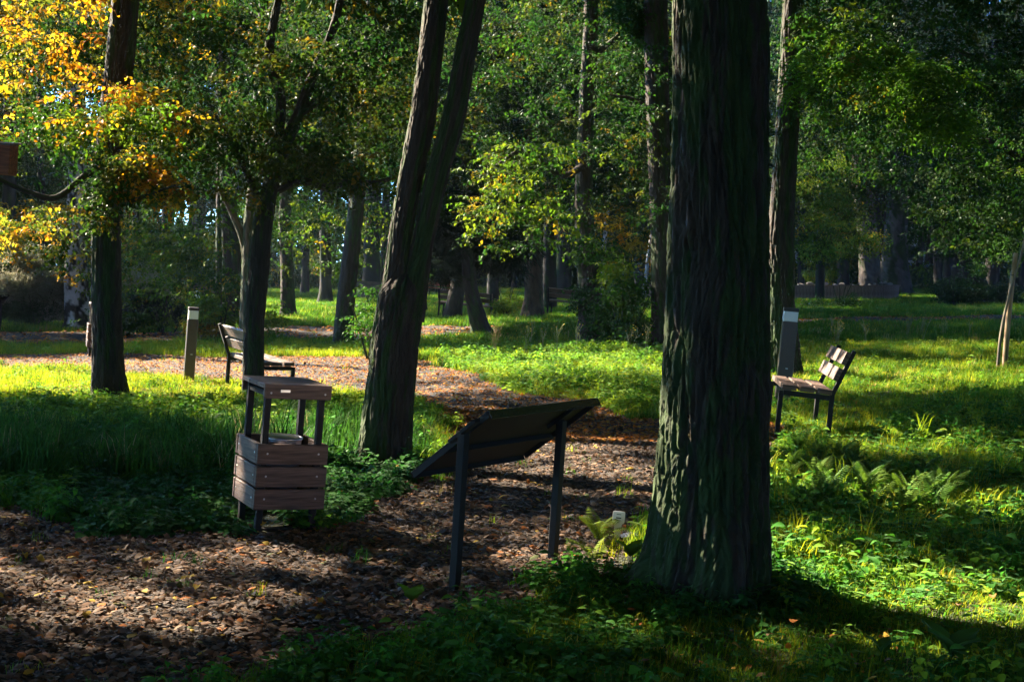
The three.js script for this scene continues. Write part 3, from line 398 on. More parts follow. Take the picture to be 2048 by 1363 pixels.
// more trunks in the hazy middle distance, each with the crown it carries
const midTrees = [ // px, d, width px, lean px at top, palette
  [14, 62, 30, 4, 'farwood'], [48, 74, 15, 2, 'farwood'], [84, 66, 17, -3, 'farwood'], [270, 80, 14, 2, 'turning'], [330, 72, 16, 3, 'farwood'], [395, 84, 12, 0, 'farwood'], [610, 76, 15, 3, 'farwood'], [652, 58, 22, -4, 'deep'], [742, 66, 32, 6, 'farwood'], [770, 82, 16, 4, 'farwood'], [836, 48, 30, -5, 'deep'], [866, 78, 16, 2, 'farwood'], [985, 52, 22, 8, 'deep'], [1028, 88, 11, 5, 'farwood'], [1128, 70, 28, -2, 'farwood'], [1104, 86, 15, 2, 'farwood'], [1232, 74, 22, 2, 'farwood'], [1278, 64, 24, 16, 'olive'], [1300, 82, 12, 12, 'farwood'], [1602, 84, 13, 3, 'farwood'], [1640, 62, 17, 4, 'olive'], [1688, 72, 22, -4, 'farwood'], [1880, 78, 18, -16, 'deep'], [1898, 70, 24, 4, 'deep'], [1985, 66, 26, 3, 'deep'], [2036, 74, 22, 2, 'deep']];
midTrees.forEach(([px, d, w, lean, pal], k) => {
  const b = gndAt(px, d), y0 = project(b)[1], spec = [[px, y0, w * 1.1], [px + lean * 0.4, y0 - 120, w], [px + lean, y0 - 300, w * 0.85], [px + lean * 1.6, -40, w * 0.6]];
  const t = tree('woodland_tree', 'slender hazy trunk in the shaded background wood', spec, { d, seed: 60 + k, group: 'background trunks', mat: M.barkFar, bark: { seg: 14, step: 0.5, ridges: 9, moss: 0.3, bark: [0.024, 0.022, 0.023] } });
  const r = rng(900 + k), bl = []; for (let j = 0; j < 3; j++) { const py = 60 + r() * 330; bl.push([pix(px + (r() - 0.5) * 160, py, d + r() * 4), [2.4 + r() * 1.5, 1.8 + r() * 1.5, 2.2], 300, PAL[pal], 0.08]); }
  crown(t, bl, 'clump', 700 + k, { mat: M.leafFar, size: 0.85 }); overhead(t, pal, 800 + k, { r: 5, h: 3.5, n: 520, rise: 3 });
});
for (const [px, d, w, lean, lab] of [[1206, 60, 10, 12, 'thin white birch stem leaning right behind the sapling leaves'], [1176, 66, 8, 3, 'very thin upright white birch stem left of the leaning one'], [1296, 58, 7, 16, 'thin pale stem leaning right close to the half hidden trunk']]) {
  const y0 = project(gndAt(px, d))[1]; const t = tree('slim_birch', lab, [[px - lean * 0.6, y0, w], [px, y0 - 90, w * 0.9], [px + lean, y0 - 200, w * 0.75], [px + lean * 1.6, y0 - 330, w * 0.5]], { d, seed: px, mat: M.barkFar, bark: { seg: 10, step: 0.2, ridges: 6, amp: 0.03, moss: 0, bark: [0.1, 0.1, 0.1], pale: [0.5, 0.5, 0.52] } });
  boughs(t, [[px + lean, y0 - 300, 60, 60, 0, 1.4, 120, 'olive', 0.16]], 'clump', px, { mat: M.leafFar, size: 0.5 });
}
// trees outside the picture whose crowns shade the park
{
  const r = rng(4242); let k = 0;
  const put = (x, z, n) => {
    let best = 1e9, bx = x, bz = z; for (let q = 0; q < 8; q++) { const ax = x + (r() - 0.5) * (q ? 4 : 0), az = z + (r() - 0.5) * (q ? 4 : 0), c = az < 1 && ax > -0.4 * -az - 1.2 && ax < 0.4 * -az + 1.2 ? 1e6 : stemInGap(ax, az, 11); if (c < best) { best = c; bx = ax; bz = az; } } x = bx; z = bz;
    const b = onGround(x, z), h = 5.5 + r() * 2.5, t = thing('shade_tree', 'leafy park tree standing beside the picture and shading it', 'tree', b, 0, 'trees around the glade');
    t.dist = -z; t.topR = 0.16; t.top = b.clone().add(V3((r() - 0.5) * 0.6, h, (r() - 0.5) * 0.6));
    part('trunk', barkGeo([V3(0, -0.15, 0), V3(0.05, h * 0.5, 0), t.top.clone().sub(b)], [0.26, 0.21, 0.16], { seg: 16, step: 0.4, ridges: 10, flare: 0.3, seed: k++ }), M.barkFar, t);
    overhead(t, r() < 0.25 ? 'turning' : 'green', 3000 + k, { r: 4.6, h: 4.2, n, rise: 2.4 });
  };
  for (let z = -2; z > -100; z -= 6.5) for (let x = -0.40 * -z - 3.4; x > -0.40 * -z - 38; x -= 6.5) put(x + (r() - 0.5) * 3, z + (r() - 0.5) * 3, 760);
  for (let z = 3; z < 30; z += 6.5) for (let x = -26; x < 27; x += 6.5) put(x + (r() - 0.5) * 3, z + (r() - 0.5) * 3, 760);
  for (let z = -4; z > -80; z -= 7.5) for (let x = 0.40 * -z + 4; x < 0.40 * -z + 20; x += 7) put(x + (r() - 0.5) * 3, z + (r() - 0.5) * 3, 700);
}
// the wood that closes the view
{
  const t = new THREE.Group(); t.name = 'distant_woodland'; tag(t, 'hazy distant wood closing the view behind the park', 'woodland', null, 'stuff'); scene.add(t);
  const r = rng(77), bl = [];
  for (let k = 0; k < 620; k++) { const d = 92 + r() * 60, x = (r() * 2 - 1) * d * 0.47, y = 1.5 + Math.pow(r(), 0.8) * 28; bl.push([W(x, y, -d), [4.5, 3.2, 3], 46, PAL.farwood, 0.02]); }
  for (let k = 0; k < 150; k++) { const d = 84 + r() * 40, x = (r() * 2 - 1) * d * 0.47; bl.push([W(x, 0.8, -d), [3.2, 1.1, 1.6], 16, r() < 0.3 ? PAL.lime : PAL.farwood, 0.0, 0.6]); }
  for (let k = 0; k < 150; k++) { const d = 78 + r() * 40, x = (r() * 2 - 1) * d * 0.46; bl.push([W(x, 1 + r() * r() * 9, -d), [3, 1.8, 2], 26, r() < 0.15 ? PAL.olive : PAL.farwood, 0.0, 0.5]); }
  crown(t, bl, 'far', 78, { name: 'foliage', mat: M.leafFar, gaps: false, size: 0.9 });
  const g = []; for (let k = 0; k < 120; k++) { const d = 88 + r() * 60, x = (r() * 2 - 1) * d * 0.47, b = W(x, 0, -d), c = new THREE.CylinderGeometry(0.1 + 0.1 * r(), 0.2 + 0.15 * r(), 14, 6, 1); c.translate(b.x, b.y + 6.8, b.z); g.push(c); }
  const m = part('far_trunk_mass', mergeGeometries(g), M.twig, t); m.userData.kind = 'stuff';
}
// ---- shrubs
function shrub(name, label, px, d, blobs, species, seed, opt) { const b = gndAt(px, d), t = thing(name, label, 'shrub', b); t.dist = d; const r = rng(seed); for (let k = 0; k < 5; k++) { const a = r() * 6.28, e = V3(Math.cos(a) * 0.5, 0.9 + 0.5 * r(), Math.sin(a) * 0.5); part('stem', barkGeo([V3(0, -0.05, 0), e.clone().multiplyScalar(0.5), e], [0.025, 0.018, 0.006], { seg: 6, step: 0.2, ridges: 4, seed: k }), M.barkFar, t); } boughs(t, blobs, species, seed, { name: 'foliage', ...opt }); return t; }
shrub('feathery_shrub', 'pale grey feathery shrub beside the white patched trunk', 70, 36, [[40, 580, 80, 60, 0, 0.9, 210, 'grey', 0.06], [110, 600, 60, 50, 0.5, 0.8, 130, 'grey', 0.06], [60, 630, 90, 22, 0, 0.7, 120, 'deep', 0.02]], 'feather', 301, { size: 0.95 });
shrub('feathery_shrub', 'dim grey feathery shrub between the straight dark trunk and the bollard', 300, 40, [[300, 590, 60, 45, 0, 0.9, 150, 'grey', 0.08], [310, 620, 80, 28, 0, 0.8, 150, 'yew', 0]], 'feather', 302, { size: 0.95 });
shrub('evergreen_shrub', 'low dark green shrub left of the lit bollard', 320, 33, [[310, 610, 70, 36, 0, 0.7, 260, 'yew', 0], [270, 640, 50, 20, -1, 0.5, 110, 'green', 0.06]], 'oval', 303, { size: 1.1 });
shrub('yellow_shrub', 'bright yellow green shrub behind the lit bollard', 440, 30.5, [[430, 620, 45, 36, 0, 0.6, 150, 'lime', 0.1], [405, 650, 26, 26, 0, 0.4, 70, 'turning', 0.1], [545, 640, 40, 30, 0.5, 0.6, 60, 'lime', 0.14]], 'oval', 304, { size: 0.9 });
shrub('leafy_sapling', 'bushy green sapling growing against the ivy wrapped trunk', 1245, 27.2, [[1240, 590, 45, 60, 0, 0.5, 130, 'green', 0.12], [1260, 640, 50, 44, 0, 0.5, 130, 'green', 0.1], [1225, 530, 24, 40, 0, 0.4, 46, 'lime', 0.16]], 'oval', 305, { size: 1.05 });
shrub('dark_shrub', 'dark low shrub under the black slanting trunk', 1910, 54, [[1915, 590, 60, 26, 0, 1, 200, 'deep', 0.02], [2010, 590, 60, 30, 2, 1, 150, 'deep', 0.06]], 'clump', 306, { mat: M.leafFar, size: 0.5 });
shrub('bramble_shrub', 'small bright green shrub in front of the low planter wall', 1680, 52, [[1680, 596, 30, 22, 0, 0.7, 70, 'green', 0.1], [1640, 610, 40, 14, 0, 0.6, 60, 'green', 0.1]], 'clump', 307, { mat: M.leafFar, size: 0.4 });
shrub('young_shrub', 'small yellow green shrub right behind the planter wall', 1640, 66, [[1640, 540, 30, 30, 0, 0.9, 80, 'lime', 0.1]], 'clump', 308, { mat: M.leafFar, size: 0.5 });
shrub('willow_shrub', 'tall wispy green shrub left of the forked trunk at its foot', 736, 24, [[735, 610, 18, 44, 0, 0.3, 16, 'green', 0.12], [725, 645, 26, 18, 0, 0.4, 22, 'green', 0.12]], 'ovalSmall', 309, { size: 1 });
shrub('meadow_shrub', 'rounded green bush beside the far bench', 1010, 42.5, [[1015, 605, 40, 22, 0, 0.7, 90, 'lime', 0.08]], 'clump', 310, { mat: M.leafFar, size: 0.35 });

// ---------------------------------------------------------------- furniture
const box = (w, h, d, r = 0.004) => new RoundedBoxGeometry(w, h, d, 2, Math.min(r, w / 2.1, h / 2.1, d / 2.1));
// planks: uv along the length in metres
function plankGeo(len, h, th, r = 0.006) { const g = box(len, h, th, r), p = g.attributes.position, u = new Float32Array(p.count * 2), n = g.attributes.normal; for (let i = 0; i < p.count; i++) { u[2 * i] = p.getX(i); u[2 * i + 1] = (Math.abs(n.getY(i)) > 0.7 ? p.getZ(i) : p.getY(i)) * 3; } g.setAttribute('uv', new THREE.BufferAttribute(u, 2)); return g; }
const place = (m, x, y, z, rx = 0, ry = 0, rz = 0) => { m.position.set(x, y, z); m.rotation.set(rx, ry, rz); return m; };
const turnTo = (fx, fz) => Math.atan2(fx, fz);          // turns +z towards (fx, fz)
const boltGeo = new THREE.SphereGeometry(0.007, 8, 6); boltGeo.scale(1, 1, 0.5);

function litterBin(label, pos, turn, group) {
  const t = thing('litter_bin', label, 'litter bin', pos, turn, group), s = 0.41, h = s / 2, p = 0.042;
  for (const [x, z] of [[-1, 1], [1, 1], [-1, -1], [1, -1]]) place(part('post', box(p, 1.02, p, 0.003), M.steel, t), x * (h - p / 2), 0.45, z * (h - p / 2));
  place(part('crossbar', box(0.03, 0.035, s - 2 * p - 0.002), M.steel, t), -h + 0.02, 0.925, 0);
  place(part('crossbar', box(0.03, 0.035, s - 2 * p - 0.002), M.steel, t), h - 0.02, 0.925, 0);
  // body: three planks on each side, set outside the posts
  for (let k = 0; k < 3; k++) {
    const y = 0.235 + k * 0.149;
    for (const [sx, sz, ry] of [[0, 1, 0], [0, -1, Math.PI], [-1, 0, -Math.PI / 2], [1, 0, Math.PI / 2]]) {
      const wide = sz !== 0; const pl = place(part('plank', plankGeo(wide ? s + 0.075 : s - 0.012, 0.134, 0.032), k % 2 ? M.plank : M.plank, t), sx * (h + 0.02), y, sz * (h + 0.02), 0, ry, 0);
      for (const e of [-1, 1]) place(part('bolt', boltGeo, M.bolt, pl), e * (s / 2 - 0.03), 0.005, 0.0165);
    }
  }
  // roof: planks with a front and a rear fascia
  for (let k = 0; k < 3; k++) place(part('roof_plank', plankGeo(s + 0.05, 0.032, 0.145), M.plank, t), 0, 0.978, (k - 1) * 0.153);
  for (const z of [-1, 1]) { const f = place(part('fascia', plankGeo(s + 0.05, 0.095, 0.03), M.plank, t), 0, 0.947, z * (h + 0.033)); for (const e of [-1, 1]) place(part('bolt', boltGeo, M.bolt, f), e * (s / 2 - 0.02), -0.01, 0.0155); if (z > 0) place(part('badge', box(0.065, 0.018, 0.003, 0.001), M.bolt, f), -0.09, 0.004, 0.0162); }
  place(part('liner', new THREE.CylinderGeometry(0.13, 0.12, 0.42, 36, 1, true), M.zinc, t), 0, 0.40, 0); M.zinc.side = THREE.DoubleSide;
  place(part('liner_rim', new THREE.TorusGeometry(0.13, 0.009, 8, 40), M.zinc, t), 0, 0.612, 0, Math.PI / 2);
  place(part('liner_lid', new THREE.CylinderGeometry(0.118, 0.128, 0.01, 36), M.zinc, t), 0, 0.616, 0);
  place(part('base_plate', box(s - 0.02, 0.012, 0.06), M.steel, t), 0, 0.03, h - 0.03);
  return t;
}
const binYaw = turnTo(0.47, 0.88);
{ const c = gndB(508, 1063); c.x += 0.088; c.z -= 0.29; const bin = litterBin('brown timber litter bin with plank roof in front of the ivy', onGround(c.x, c.z), binYaw); bin.position.y -= 0.01; }
{ litterBin('pale timber litter bin mostly hidden behind the straight dark trunk', gnd(197, 711), turnTo(0.35, 0.94)); }

// lectern style information panel, seen from behind
function infoPanel(label, P, ax, L, turnless) {
  const a = V3(ax[0], 0, ax[1]).normalize();            // along the board
  const t = thing('information_panel', label, 'information panel', P, Math.atan2(-a.z, a.x));
  t.rotation.order = 'YXZ'; t.rotation.z = 0.04;
  // local frame: x along the board, +z towards the reader's far side is -z here
  const S = 39 * RAD, hTop = 0.965, deep = 0.66;
  const fr = new THREE.Group(); fr.name = 'board'; t.add(fr); fr.position.set(L / 2 + 0.04, hTop, 0.03); fr.rotation.x = -S;      // board hangs down and away from its top edge
  // board local: x along, -z down the slope away
  place(part('sheet', box(L, 0.006, deep, 0.002), M.steelPanel, fr), 0, 0, -deep / 2);
  place(part('top_lip', box(L, 0.005, 0.05, 0.0015), M.lip, t), L / 2 + 0.04, hTop - 0.019, 0.03 + 0.016, 0.95);
  place(part('lower_lip', box(L, 0.03, 0.004, 0.0015), M.steelPanel, fr), 0, -0.019, -deep + 0.004);
  for (const e of [-1, 1]) place(part('side_lip', box(0.004, 0.03, deep - 0.02, 0.0015), M.steelPanel, fr), e * (L / 2 - 0.003), -0.0185, -deep / 2);
  place(part('stiffener', box(L - 0.03, 0.03, 0.04, 0.002), M.steelPanel, fr), 0, -0.0185, -deep * 0.62);
  place(part('printed_face', box(L - 0.05, 0.003, deep - 0.05, 0.001), M.white, fr), 0, 0.0052, -deep / 2);
  for (const x of [0, 0.89]) { place(part('post', box(0.046, 1.12, 0.046, 0.003), M.steel, t), x, 0.27, -0.09); place(part('bracket', box(0.045, 0.02, 0.22, 0.002), M.steel, t), x, 0.845, -0.09, -S); }
  return t;
}
{ const p1 = gndB(935, 1190), p2 = gndB(1130, 1130); infoPanel('black slanted information panel on two posts seen from behind', onGround(p1.x, p1.z), [p2.x - p1.x, p2.z - p1.z], 1.02); }
{ const p1 = gndB(-55, 664); infoPanel('dark slanted board corner at the picture edge beside the grey shrub', onGround(p1.x, p1.z), [0.5, -0.85], 1.0); }

// park bench: steel frames, three seat planks, two back planks. Local: x along the bench, +z the side one faces
function parkBench(label, L, mats, pos, turn, group) {
  const t = thing('park_bench', label, 'bench', pos, turn, group), D = 0.5, rec = 21 * RAD;
  for (const e of [-1, 1]) {
    const x = e * (L / 2 - 0.05);
    place(part('leg', box(0.05, 0.46, 0.045, 0.003), M.steel, t), x, 0.19, -0.02); place(part('leg', box(0.05, 0.46, 0.045, 0.003), M.steel, t), x, 0.19, D - 0.02);
    place(part('seat_rail', box(0.05, 0.05, D - 0.046, 0.003), M.steel, t), x, 0.394, D / 2 - 0.02, -0.03);
    place(part('back_post', box(0.05, 0.5, 0.04, 0.003), M.steel, t), x, 0.64, -0.105, -rec);
  }
  for (let k = 0; k < 3; k++) { const pl = place(part('seat_plank', plankGeo(L, 0.05, 0.145), mats[k % mats.length], t), 0, 0.447 + k * 0.006, 0.06 + k * 0.172, -0.03); }
  for (let k = 0; k < 2; k++) { const s = 0.215 + k * 0.175; place(part('back_plank', plankGeo(L, 0.135, 0.05), mats[(k + 1) % mats.length], t), 0, 0.43 + s * Math.cos(rec), -0.022 + 0.048 - s * Math.sin(rec), -rec); }
  return t;
}
{ // right bench: near rear foot at (1650, 880), running away, facing left
  const b = gndB(1652, 878), L = 1.25, ax = V3(0.11, 0, -0.994), f = V3(-0.994, 0, -0.11); const c = b.clone().addScaledVector(ax, L / 2 - 0.05);
  parkBench('timber bench facing left beside the broad foreground trunk, nearest bench', L, [M.plank], onGround(c.x, c.z), turnTo(f.x, f.z)); }
{ // left bench, by the slender tree
  const b = gndB(456, 772), L = 1.35, f = V3(0.87, 0, -0.49), ax = V3(0.49, 0, 0.87); const c = b.clone().addScaledVector(ax, L / 2 - 0.05);
  parkBench('sunlit timber bench half hidden by the slender crooked tree', L, [M.plank], onGround(c.x, c.z), turnTo(f.x, f.z)); }
for (const [px, d, fx, fz, L, m, lab] of [[928, 42.6, 0.25, -1, 1.8, M.plank, 'dark bench behind the yew trunks, seen from its back'], [1145, 44, 0.3, -1, 1.8, M.plank, 'dark bench partly behind the ivy wrapped trunk'], [888, 68, -0.2, 1, 1.7, M.boxWood, 'small reddish bench far off above the yew bench'], [742, 64, 0.1, 1, 1.8, M.plank, 'distant pale bench behind the leaning trunk'], [402, 53, 0.15, 1, 1.75, M.plank, 'dim far bench above the lit bollard, behind a white tag']]) parkBench(lab, L, [m], gndAt(px, d), turnTo(fx, fz), 'far benches');

// lamp bollards
function bollard(label, pos, turn, h, w, dp, body, glass) {
  const t = thing('lamp_bollard', label, 'bollard light', pos, turn), g = 0.125, c = 0.045;
  place(part('post', box(w, h - g - c + 0.05, dp, 0.012), body, t), 0, (h - g - c - 0.05) / 2, 0);
  place(part('diffuser', box(w - 0.012, g, dp - 0.012, 0.006), glass, t), 0, h - c - g / 2, 0);
  place(part('cap', box(w, c, dp, 0.008), M.cap, t), 0, h - c / 2, 0);
  place(part('service_plate', box(0.03, 0.012, 0.004, 0.001), M.bolt, t), 0.01, h * 0.38, dp / 2 + 0.001);
  place(part('base_flange', box(w + 0.05, 0.012, dp + 0.05, 0.004), M.cap, t), 0, 0.03, 0);
  return t;
}
bollard('bronze lamp bollard with a bright white head by the leaf path', gnd(376, 766), turnTo(0.35, 0.94), 1.1, 0.15, 0.11, M.bollard, M.opal);
bollard('dark grey lamp bollard standing behind the nearest bench', gndAt(1566, 17), turnTo(-0.1, 1), 1.23, 0.19, 0.14, M.bollard, M.opal);

// plant tag near the foot of the broad trunk
function plantTag(label, pos, turn, k = 1) {
  const t = thing('plant_tag', label, 'plant tag', pos, turn);
  const s = new THREE.Shape(); s.moveTo(-0.012, -0.05); s.lineTo(0.012, -0.05); s.lineTo(0.021, 0.075); s.lineTo(0.031, 0.083); s.quadraticCurveTo(0.035, 0.088, 0.035, 0.095); s.lineTo(0.035, 0.14); s.quadraticCurveTo(0.035, 0.15, 0.026, 0.15); s.lineTo(-0.026, 0.15); s.quadraticCurveTo(-0.035, 0.15, -0.035, 0.14); s.lineTo(-0.035, 0.095); s.quadraticCurveTo(-0.035, 0.088, -0.031, 0.083); s.lineTo(-0.021, 0.075); s.closePath();
  const g = new THREE.ExtrudeGeometry(s, { depth: 0.003, bevelEnabled: true, bevelSize: 0.0008, bevelThickness: 0.0008, bevelSegments: 1 });
  part('plate', g, M.white, t).scale.setScalar(k);
  for (const [y, w, h] of [[0.133, 0.026, 0.0035], [0.112, 0.03, 0.007], [0.085, 0.012, 0.0035]]) { const m = part('printed_line', new THREE.PlaneGeometry(w, h), M.rubber, t); m.position.set(0, y * k, 0.0052 * k); m.scale.setScalar(k); }
  return t;
}
plantTag('small white plant tag stuck in the ground beside the broad trunk', gnd(1234, 1093, 0.025), turnTo(-0.12, 1), 1.05);
{ const t = thing('name_sign', 'small white sign on a stake in front of the dim far bench', 'sign', gndAt(391, 50), 0.1); place(part('stake', box(0.03, 0.5, 0.02), M.steel, t), 0, 0.2, 0); place(part('plate', box(0.24, 0.26, 0.012), M.opal, t), 0, 0.56, 0.018); }
// bluish flat stone beside it
{ const g = new THREE.IcosahedronGeometry(0.075, 3), p = g.attributes.position; for (let i = 0; i < p.count; i++) { const v = V3(p.getX(i), p.getY(i), p.getZ(i)); v.multiplyScalar(1 + 0.25 * N3(v.x * 20, v.y * 20, v.z * 20)); v.y *= 0.35; p.setXYZ(i, v.x, v.y, v.z); } g.computeVertexNormals(); const m = part('flat_stone', g, std({ color: C(0.19, 0.2, 0.25), roughness: 0.8 }), scene); tag(m, 'flat bluish stone lying beside the small white plant tag', 'stone'); m.position.copy(gnd(1266, 1090, 0.015)); }
// sapling with its support stake
{
  const b = gnd(2010, 735), t = thing('support_stake', 'pale round wooden stake holding the young sapling', 'stake', b);
  const up = (px, py) => pix(px, py, 22.5).sub(b);
  part('pole', barkGeo([V3(0, -0.1, 0), up(2019, 620), up(2032, 506)], [0.045, 0.044, 0.042], { seg: 18, step: 0.2, ridges: 4, amp: 0.01, moss: 0, bark: [0.36, 0.25, 0.15] }), M.barkFar, t);
  place(part('strap', new THREE.TorusGeometry(0.05, 0.008, 6, 20), M.rubber, t), up(2026, 550).x + 0.01, up(2026, 550).y, up(2026, 550).z, Math.PI / 2);
  const s = gnd(1996, 736), y = thing('young_sapling', 'thin young sapling leaning right and tied to a stake', 'tree', s); y.dist = 22.5; const u2 = (px, py, k = 0.06) => pix(px, py, 22.5 - k).sub(s);
  part('trunk', barkGeo([V3(0, -0.1, 0), u2(2004, 660), u2(2022, 580), u2(2034, 540), u2(2052, 470), u2(2075, 330)], [0.026, 0.024, 0.021, 0.02, 0.017, 0.01], { seg: 12, step: 0.1, ridges: 5, amp: 0.04, moss: 0.1, bark: [0.2, 0.16, 0.12] }), M.barkFar, y);
  boughs(y, [[2056, 380, 26, 30, 0, 0.2, 8, 'fresh', 0.1]], 'ovalSmall', 351, { layers: 2, more: 1 });
}
// bird box on the tree outside the left edge
{
  const d = 14.4, b = gndAt(-62, d), t = thing('box_tree', 'trunk just beyond the left edge that carries the bird box', 'tree', b); t.dist = d; t.top = pix(-20, -150, d); t.topR = 0.14;
  part('trunk', barkGeo([V3(0, -0.1, 0), pix(-52, 400, d).sub(b), pix(-20, -150, d).sub(b)], [0.2, 0.17, 0.14], { seg: 30, step: 0.08, ridges: 14, flare: 0.25, seed: 81 }), M.bark, t); overhead(t, 'turning', 120, { r: 4.6, n: 1100 });
  const q = pix(-2, 347, d - 0.2), h = thing('bird_box', 'orange brown wooden bird box at the left edge under yellow leaves', 'bird box', q, -0.15);
  place(part('front_board', plankGeo(0.3, 0.3, 0.018), M.boxWood, h), 0, 0.15, 0.08); for (const e of [-1, 1]) place(part('side_board', box(0.018, 0.3, 0.14), M.boxWood, h), e * 0.14, 0.15, 0); place(part('back_board', plankGeo(0.3, 0.34, 0.018), M.boxWood, h), 0, 0.16, -0.081); place(part('roof_board', plankGeo(0.36, 0.02, 0.24), M.plank, h), 0, 0.318, 0.02, 0.12); place(part('floor_board', plankGeo(0.26, 0.015, 0.14), M.boxWood, h), 0, 0.012, 0);
  const hole = part('entrance_hole', new THREE.CircleGeometry(0.018, 16), M.rubber, h); hole.position.set(-0.03, 0.2, 0.0905);
}
// low boarded planter wall with stones on top
{
  const pts = [[1250, 66], [1300, 65.4], [1380, 64.8], [1480, 64.2], [1580, 63.6], [1680, 63], [1750, 62.8], [1783, 63.4], [1796, 65]].map(([px, d]) => { const g = gndAt(px, d); return g; });
  const curve = new THREE.CatmullRomCurve3(pts), len = curve.getLength(), n = Math.round(len / 0.155);
  const b = pts[0].clone(), t = thing('planter_wall', 'low grey wall of upright boards round a raised bed, topped with rough stones', 'wall', b);
  const bg = plankGeo(0.7, 0.142, 0.05); bg.rotateZ(Math.PI / 2); const cap = box(0.16, 0.04, 0.12, 0.004);
  for (let k = 0; k < n; k++) { const u = (k + 0.5) / n, p = curve.getPointAt(u), tg = curve.getTangentAt(u), ry = Math.atan2(-tg.z, tg.x); const m = part('board', bg, M.boardGrey, t); m.position.copy(p).sub(b).add(V3(0, 0.3, 0)); m.rotation.y = ry; }
  for (let k = 0; k < n / 6; k++) { const p = curve.getPointAt((k + 0.5) / (n / 6)), tg = curve.getTangentAt((k + 0.5) / (n / 6)); const m = part('coping', box(0.92, 0.05, 0.16, 0.006), M.boardGrey, t); m.position.copy(p).sub(b).add(V3(0, 0.672, 0)); m.rotation.set(0, Math.atan2(-tg.z, tg.x), Math.asin(tg.y), 'YXZ'); }
  const r = rng(55), sg = new THREE.DodecahedronGeometry(0.2, 1), sp2 = sg.attributes.position; for (let i = 0; i < sp2.count; i++) { const v = V3(sp2.getX(i), sp2.getY(i), sp2.getZ(i)); v.multiplyScalar(1 + 0.4 * N3(v.x * 6, v.y * 6, v.z * 6)); sp2.setXYZ(i, v.x, v.y * 0.5, v.z); } sg.computeVertexNormals();
  for (let k = 0; k < 34; k++) { const u = 0.05 + 0.9 * k / 34, p = curve.getPointAt(u), s = thing('bed_stone', 'rough grey stone lying in the raised bed behind the planter wall', 'stone', p.clone().add(V3(0, 0.68 + 0.1 * r(), -0.5 - 0.6 * r())), r() * 6, 'stones in the raised bed'); const m = part('rock', sg, M.stone, s); m.scale.setScalar(0.35 + 0.5 * r()); }
  // earth of the bed
  const e = part('bed_soil', box(11, 0.6, 2.4, 0.05), M.twig, t); const mid = curve.getPointAt(0.48); e.position.copy(mid).sub(b).add(V3(0, 0.25, -2.1)); e.rotation.z = ROLL; e.rotation.y = Math.atan2(-(pts[6].z - pts[0].z), pts[6].x - pts[0].x);
}
// pale low buildings glimpsed through the trees
{
  const b = gndAt(1640, 104), t = thing('service_shed', 'pale grey slatted shed glimpsed behind the planter wall', 'building', b, 0.05);
  for (let k = 0; k < 14; k++) place(part('cladding_board', plankGeo(5.2, 0.22, 0.06), M.paleWall, t), 0, 0.2 + k * 0.235, 0);
  place(part('door', box(0.9, 2.1, 0.05), M.darkGlass, t), -1.4, 1.05, 0.06); place(part('roof', box(5.8, 0.12, 3.4), M.boardGrey, t), 0, 3.5, -1.5); place(part('side_wall', box(0.1, 3.4, 3), M.paleWall, t), 2.56, 1.7, -1.55); place(part('side_wall', box(0.1, 3.4, 3), M.paleWall, t), -2.56, 1.7, -1.55);
  const c = gndAt(1850, 100), f = thing('blue_fence', 'blue rail fence glimpsed between trunks beyond the planter wall', 'fence', c, 0.03);
  for (let k = 0; k < 7; k++) place(part('post', box(0.12, 1.6, 0.12), M.steel, f), (k - 3) * 1.7, 0.75 + (k - 3) * 1.7 * 0.0875, 0);
  for (const y of [0.6, 1.05, 1.5]) place(part('rail', box(10.4, 0.2, 0.06), M.blueRail, f), 0, y, 0.095, 0, 0, ROLL);
  const h = gndAt(1880, 130), g = thing('pale_house', 'pale hazy house behind the blue rail fence', 'building', h, 0.1);
  place(part('wall', box(16, 5, 0.4), M.paleWall, g), 0, 2.5, 0); place(part('roof', box(17, 0.5, 6), M.boardGrey, g), 0, 5.4, -2.6, -0.25); for (let k = 0; k < 5; k++) { const w = place(part('window', box(1.3, 1.4, 0.1), M.darkGlass, g), -6 + k * 3, 2.4, 0.24); place(part('sill', box(1.5, 0.1, 0.2), M.paleWall, w), 0, -0.78, 0.06); }
  const q = gndAt(1000, 118), z = thing('pale_fence', 'pale bluish wire fence glimpsed at the end of the lawn', 'fence', q, 0); for (let k = 0; k < 9; k++) place(part('post', box(0.08, 1.7, 0.08), M.paleWall, z), (k - 4) * 1.2, 0.8 + (k - 4) * 1.2 * 0.0875, 0); for (const y of [0.4, 0.8, 1.2, 1.6]) place(part('rail', box(9.8, 0.07, 0.04), M.paleWall, z), 0, y, 0.07, 0, 0, ROLL);
}

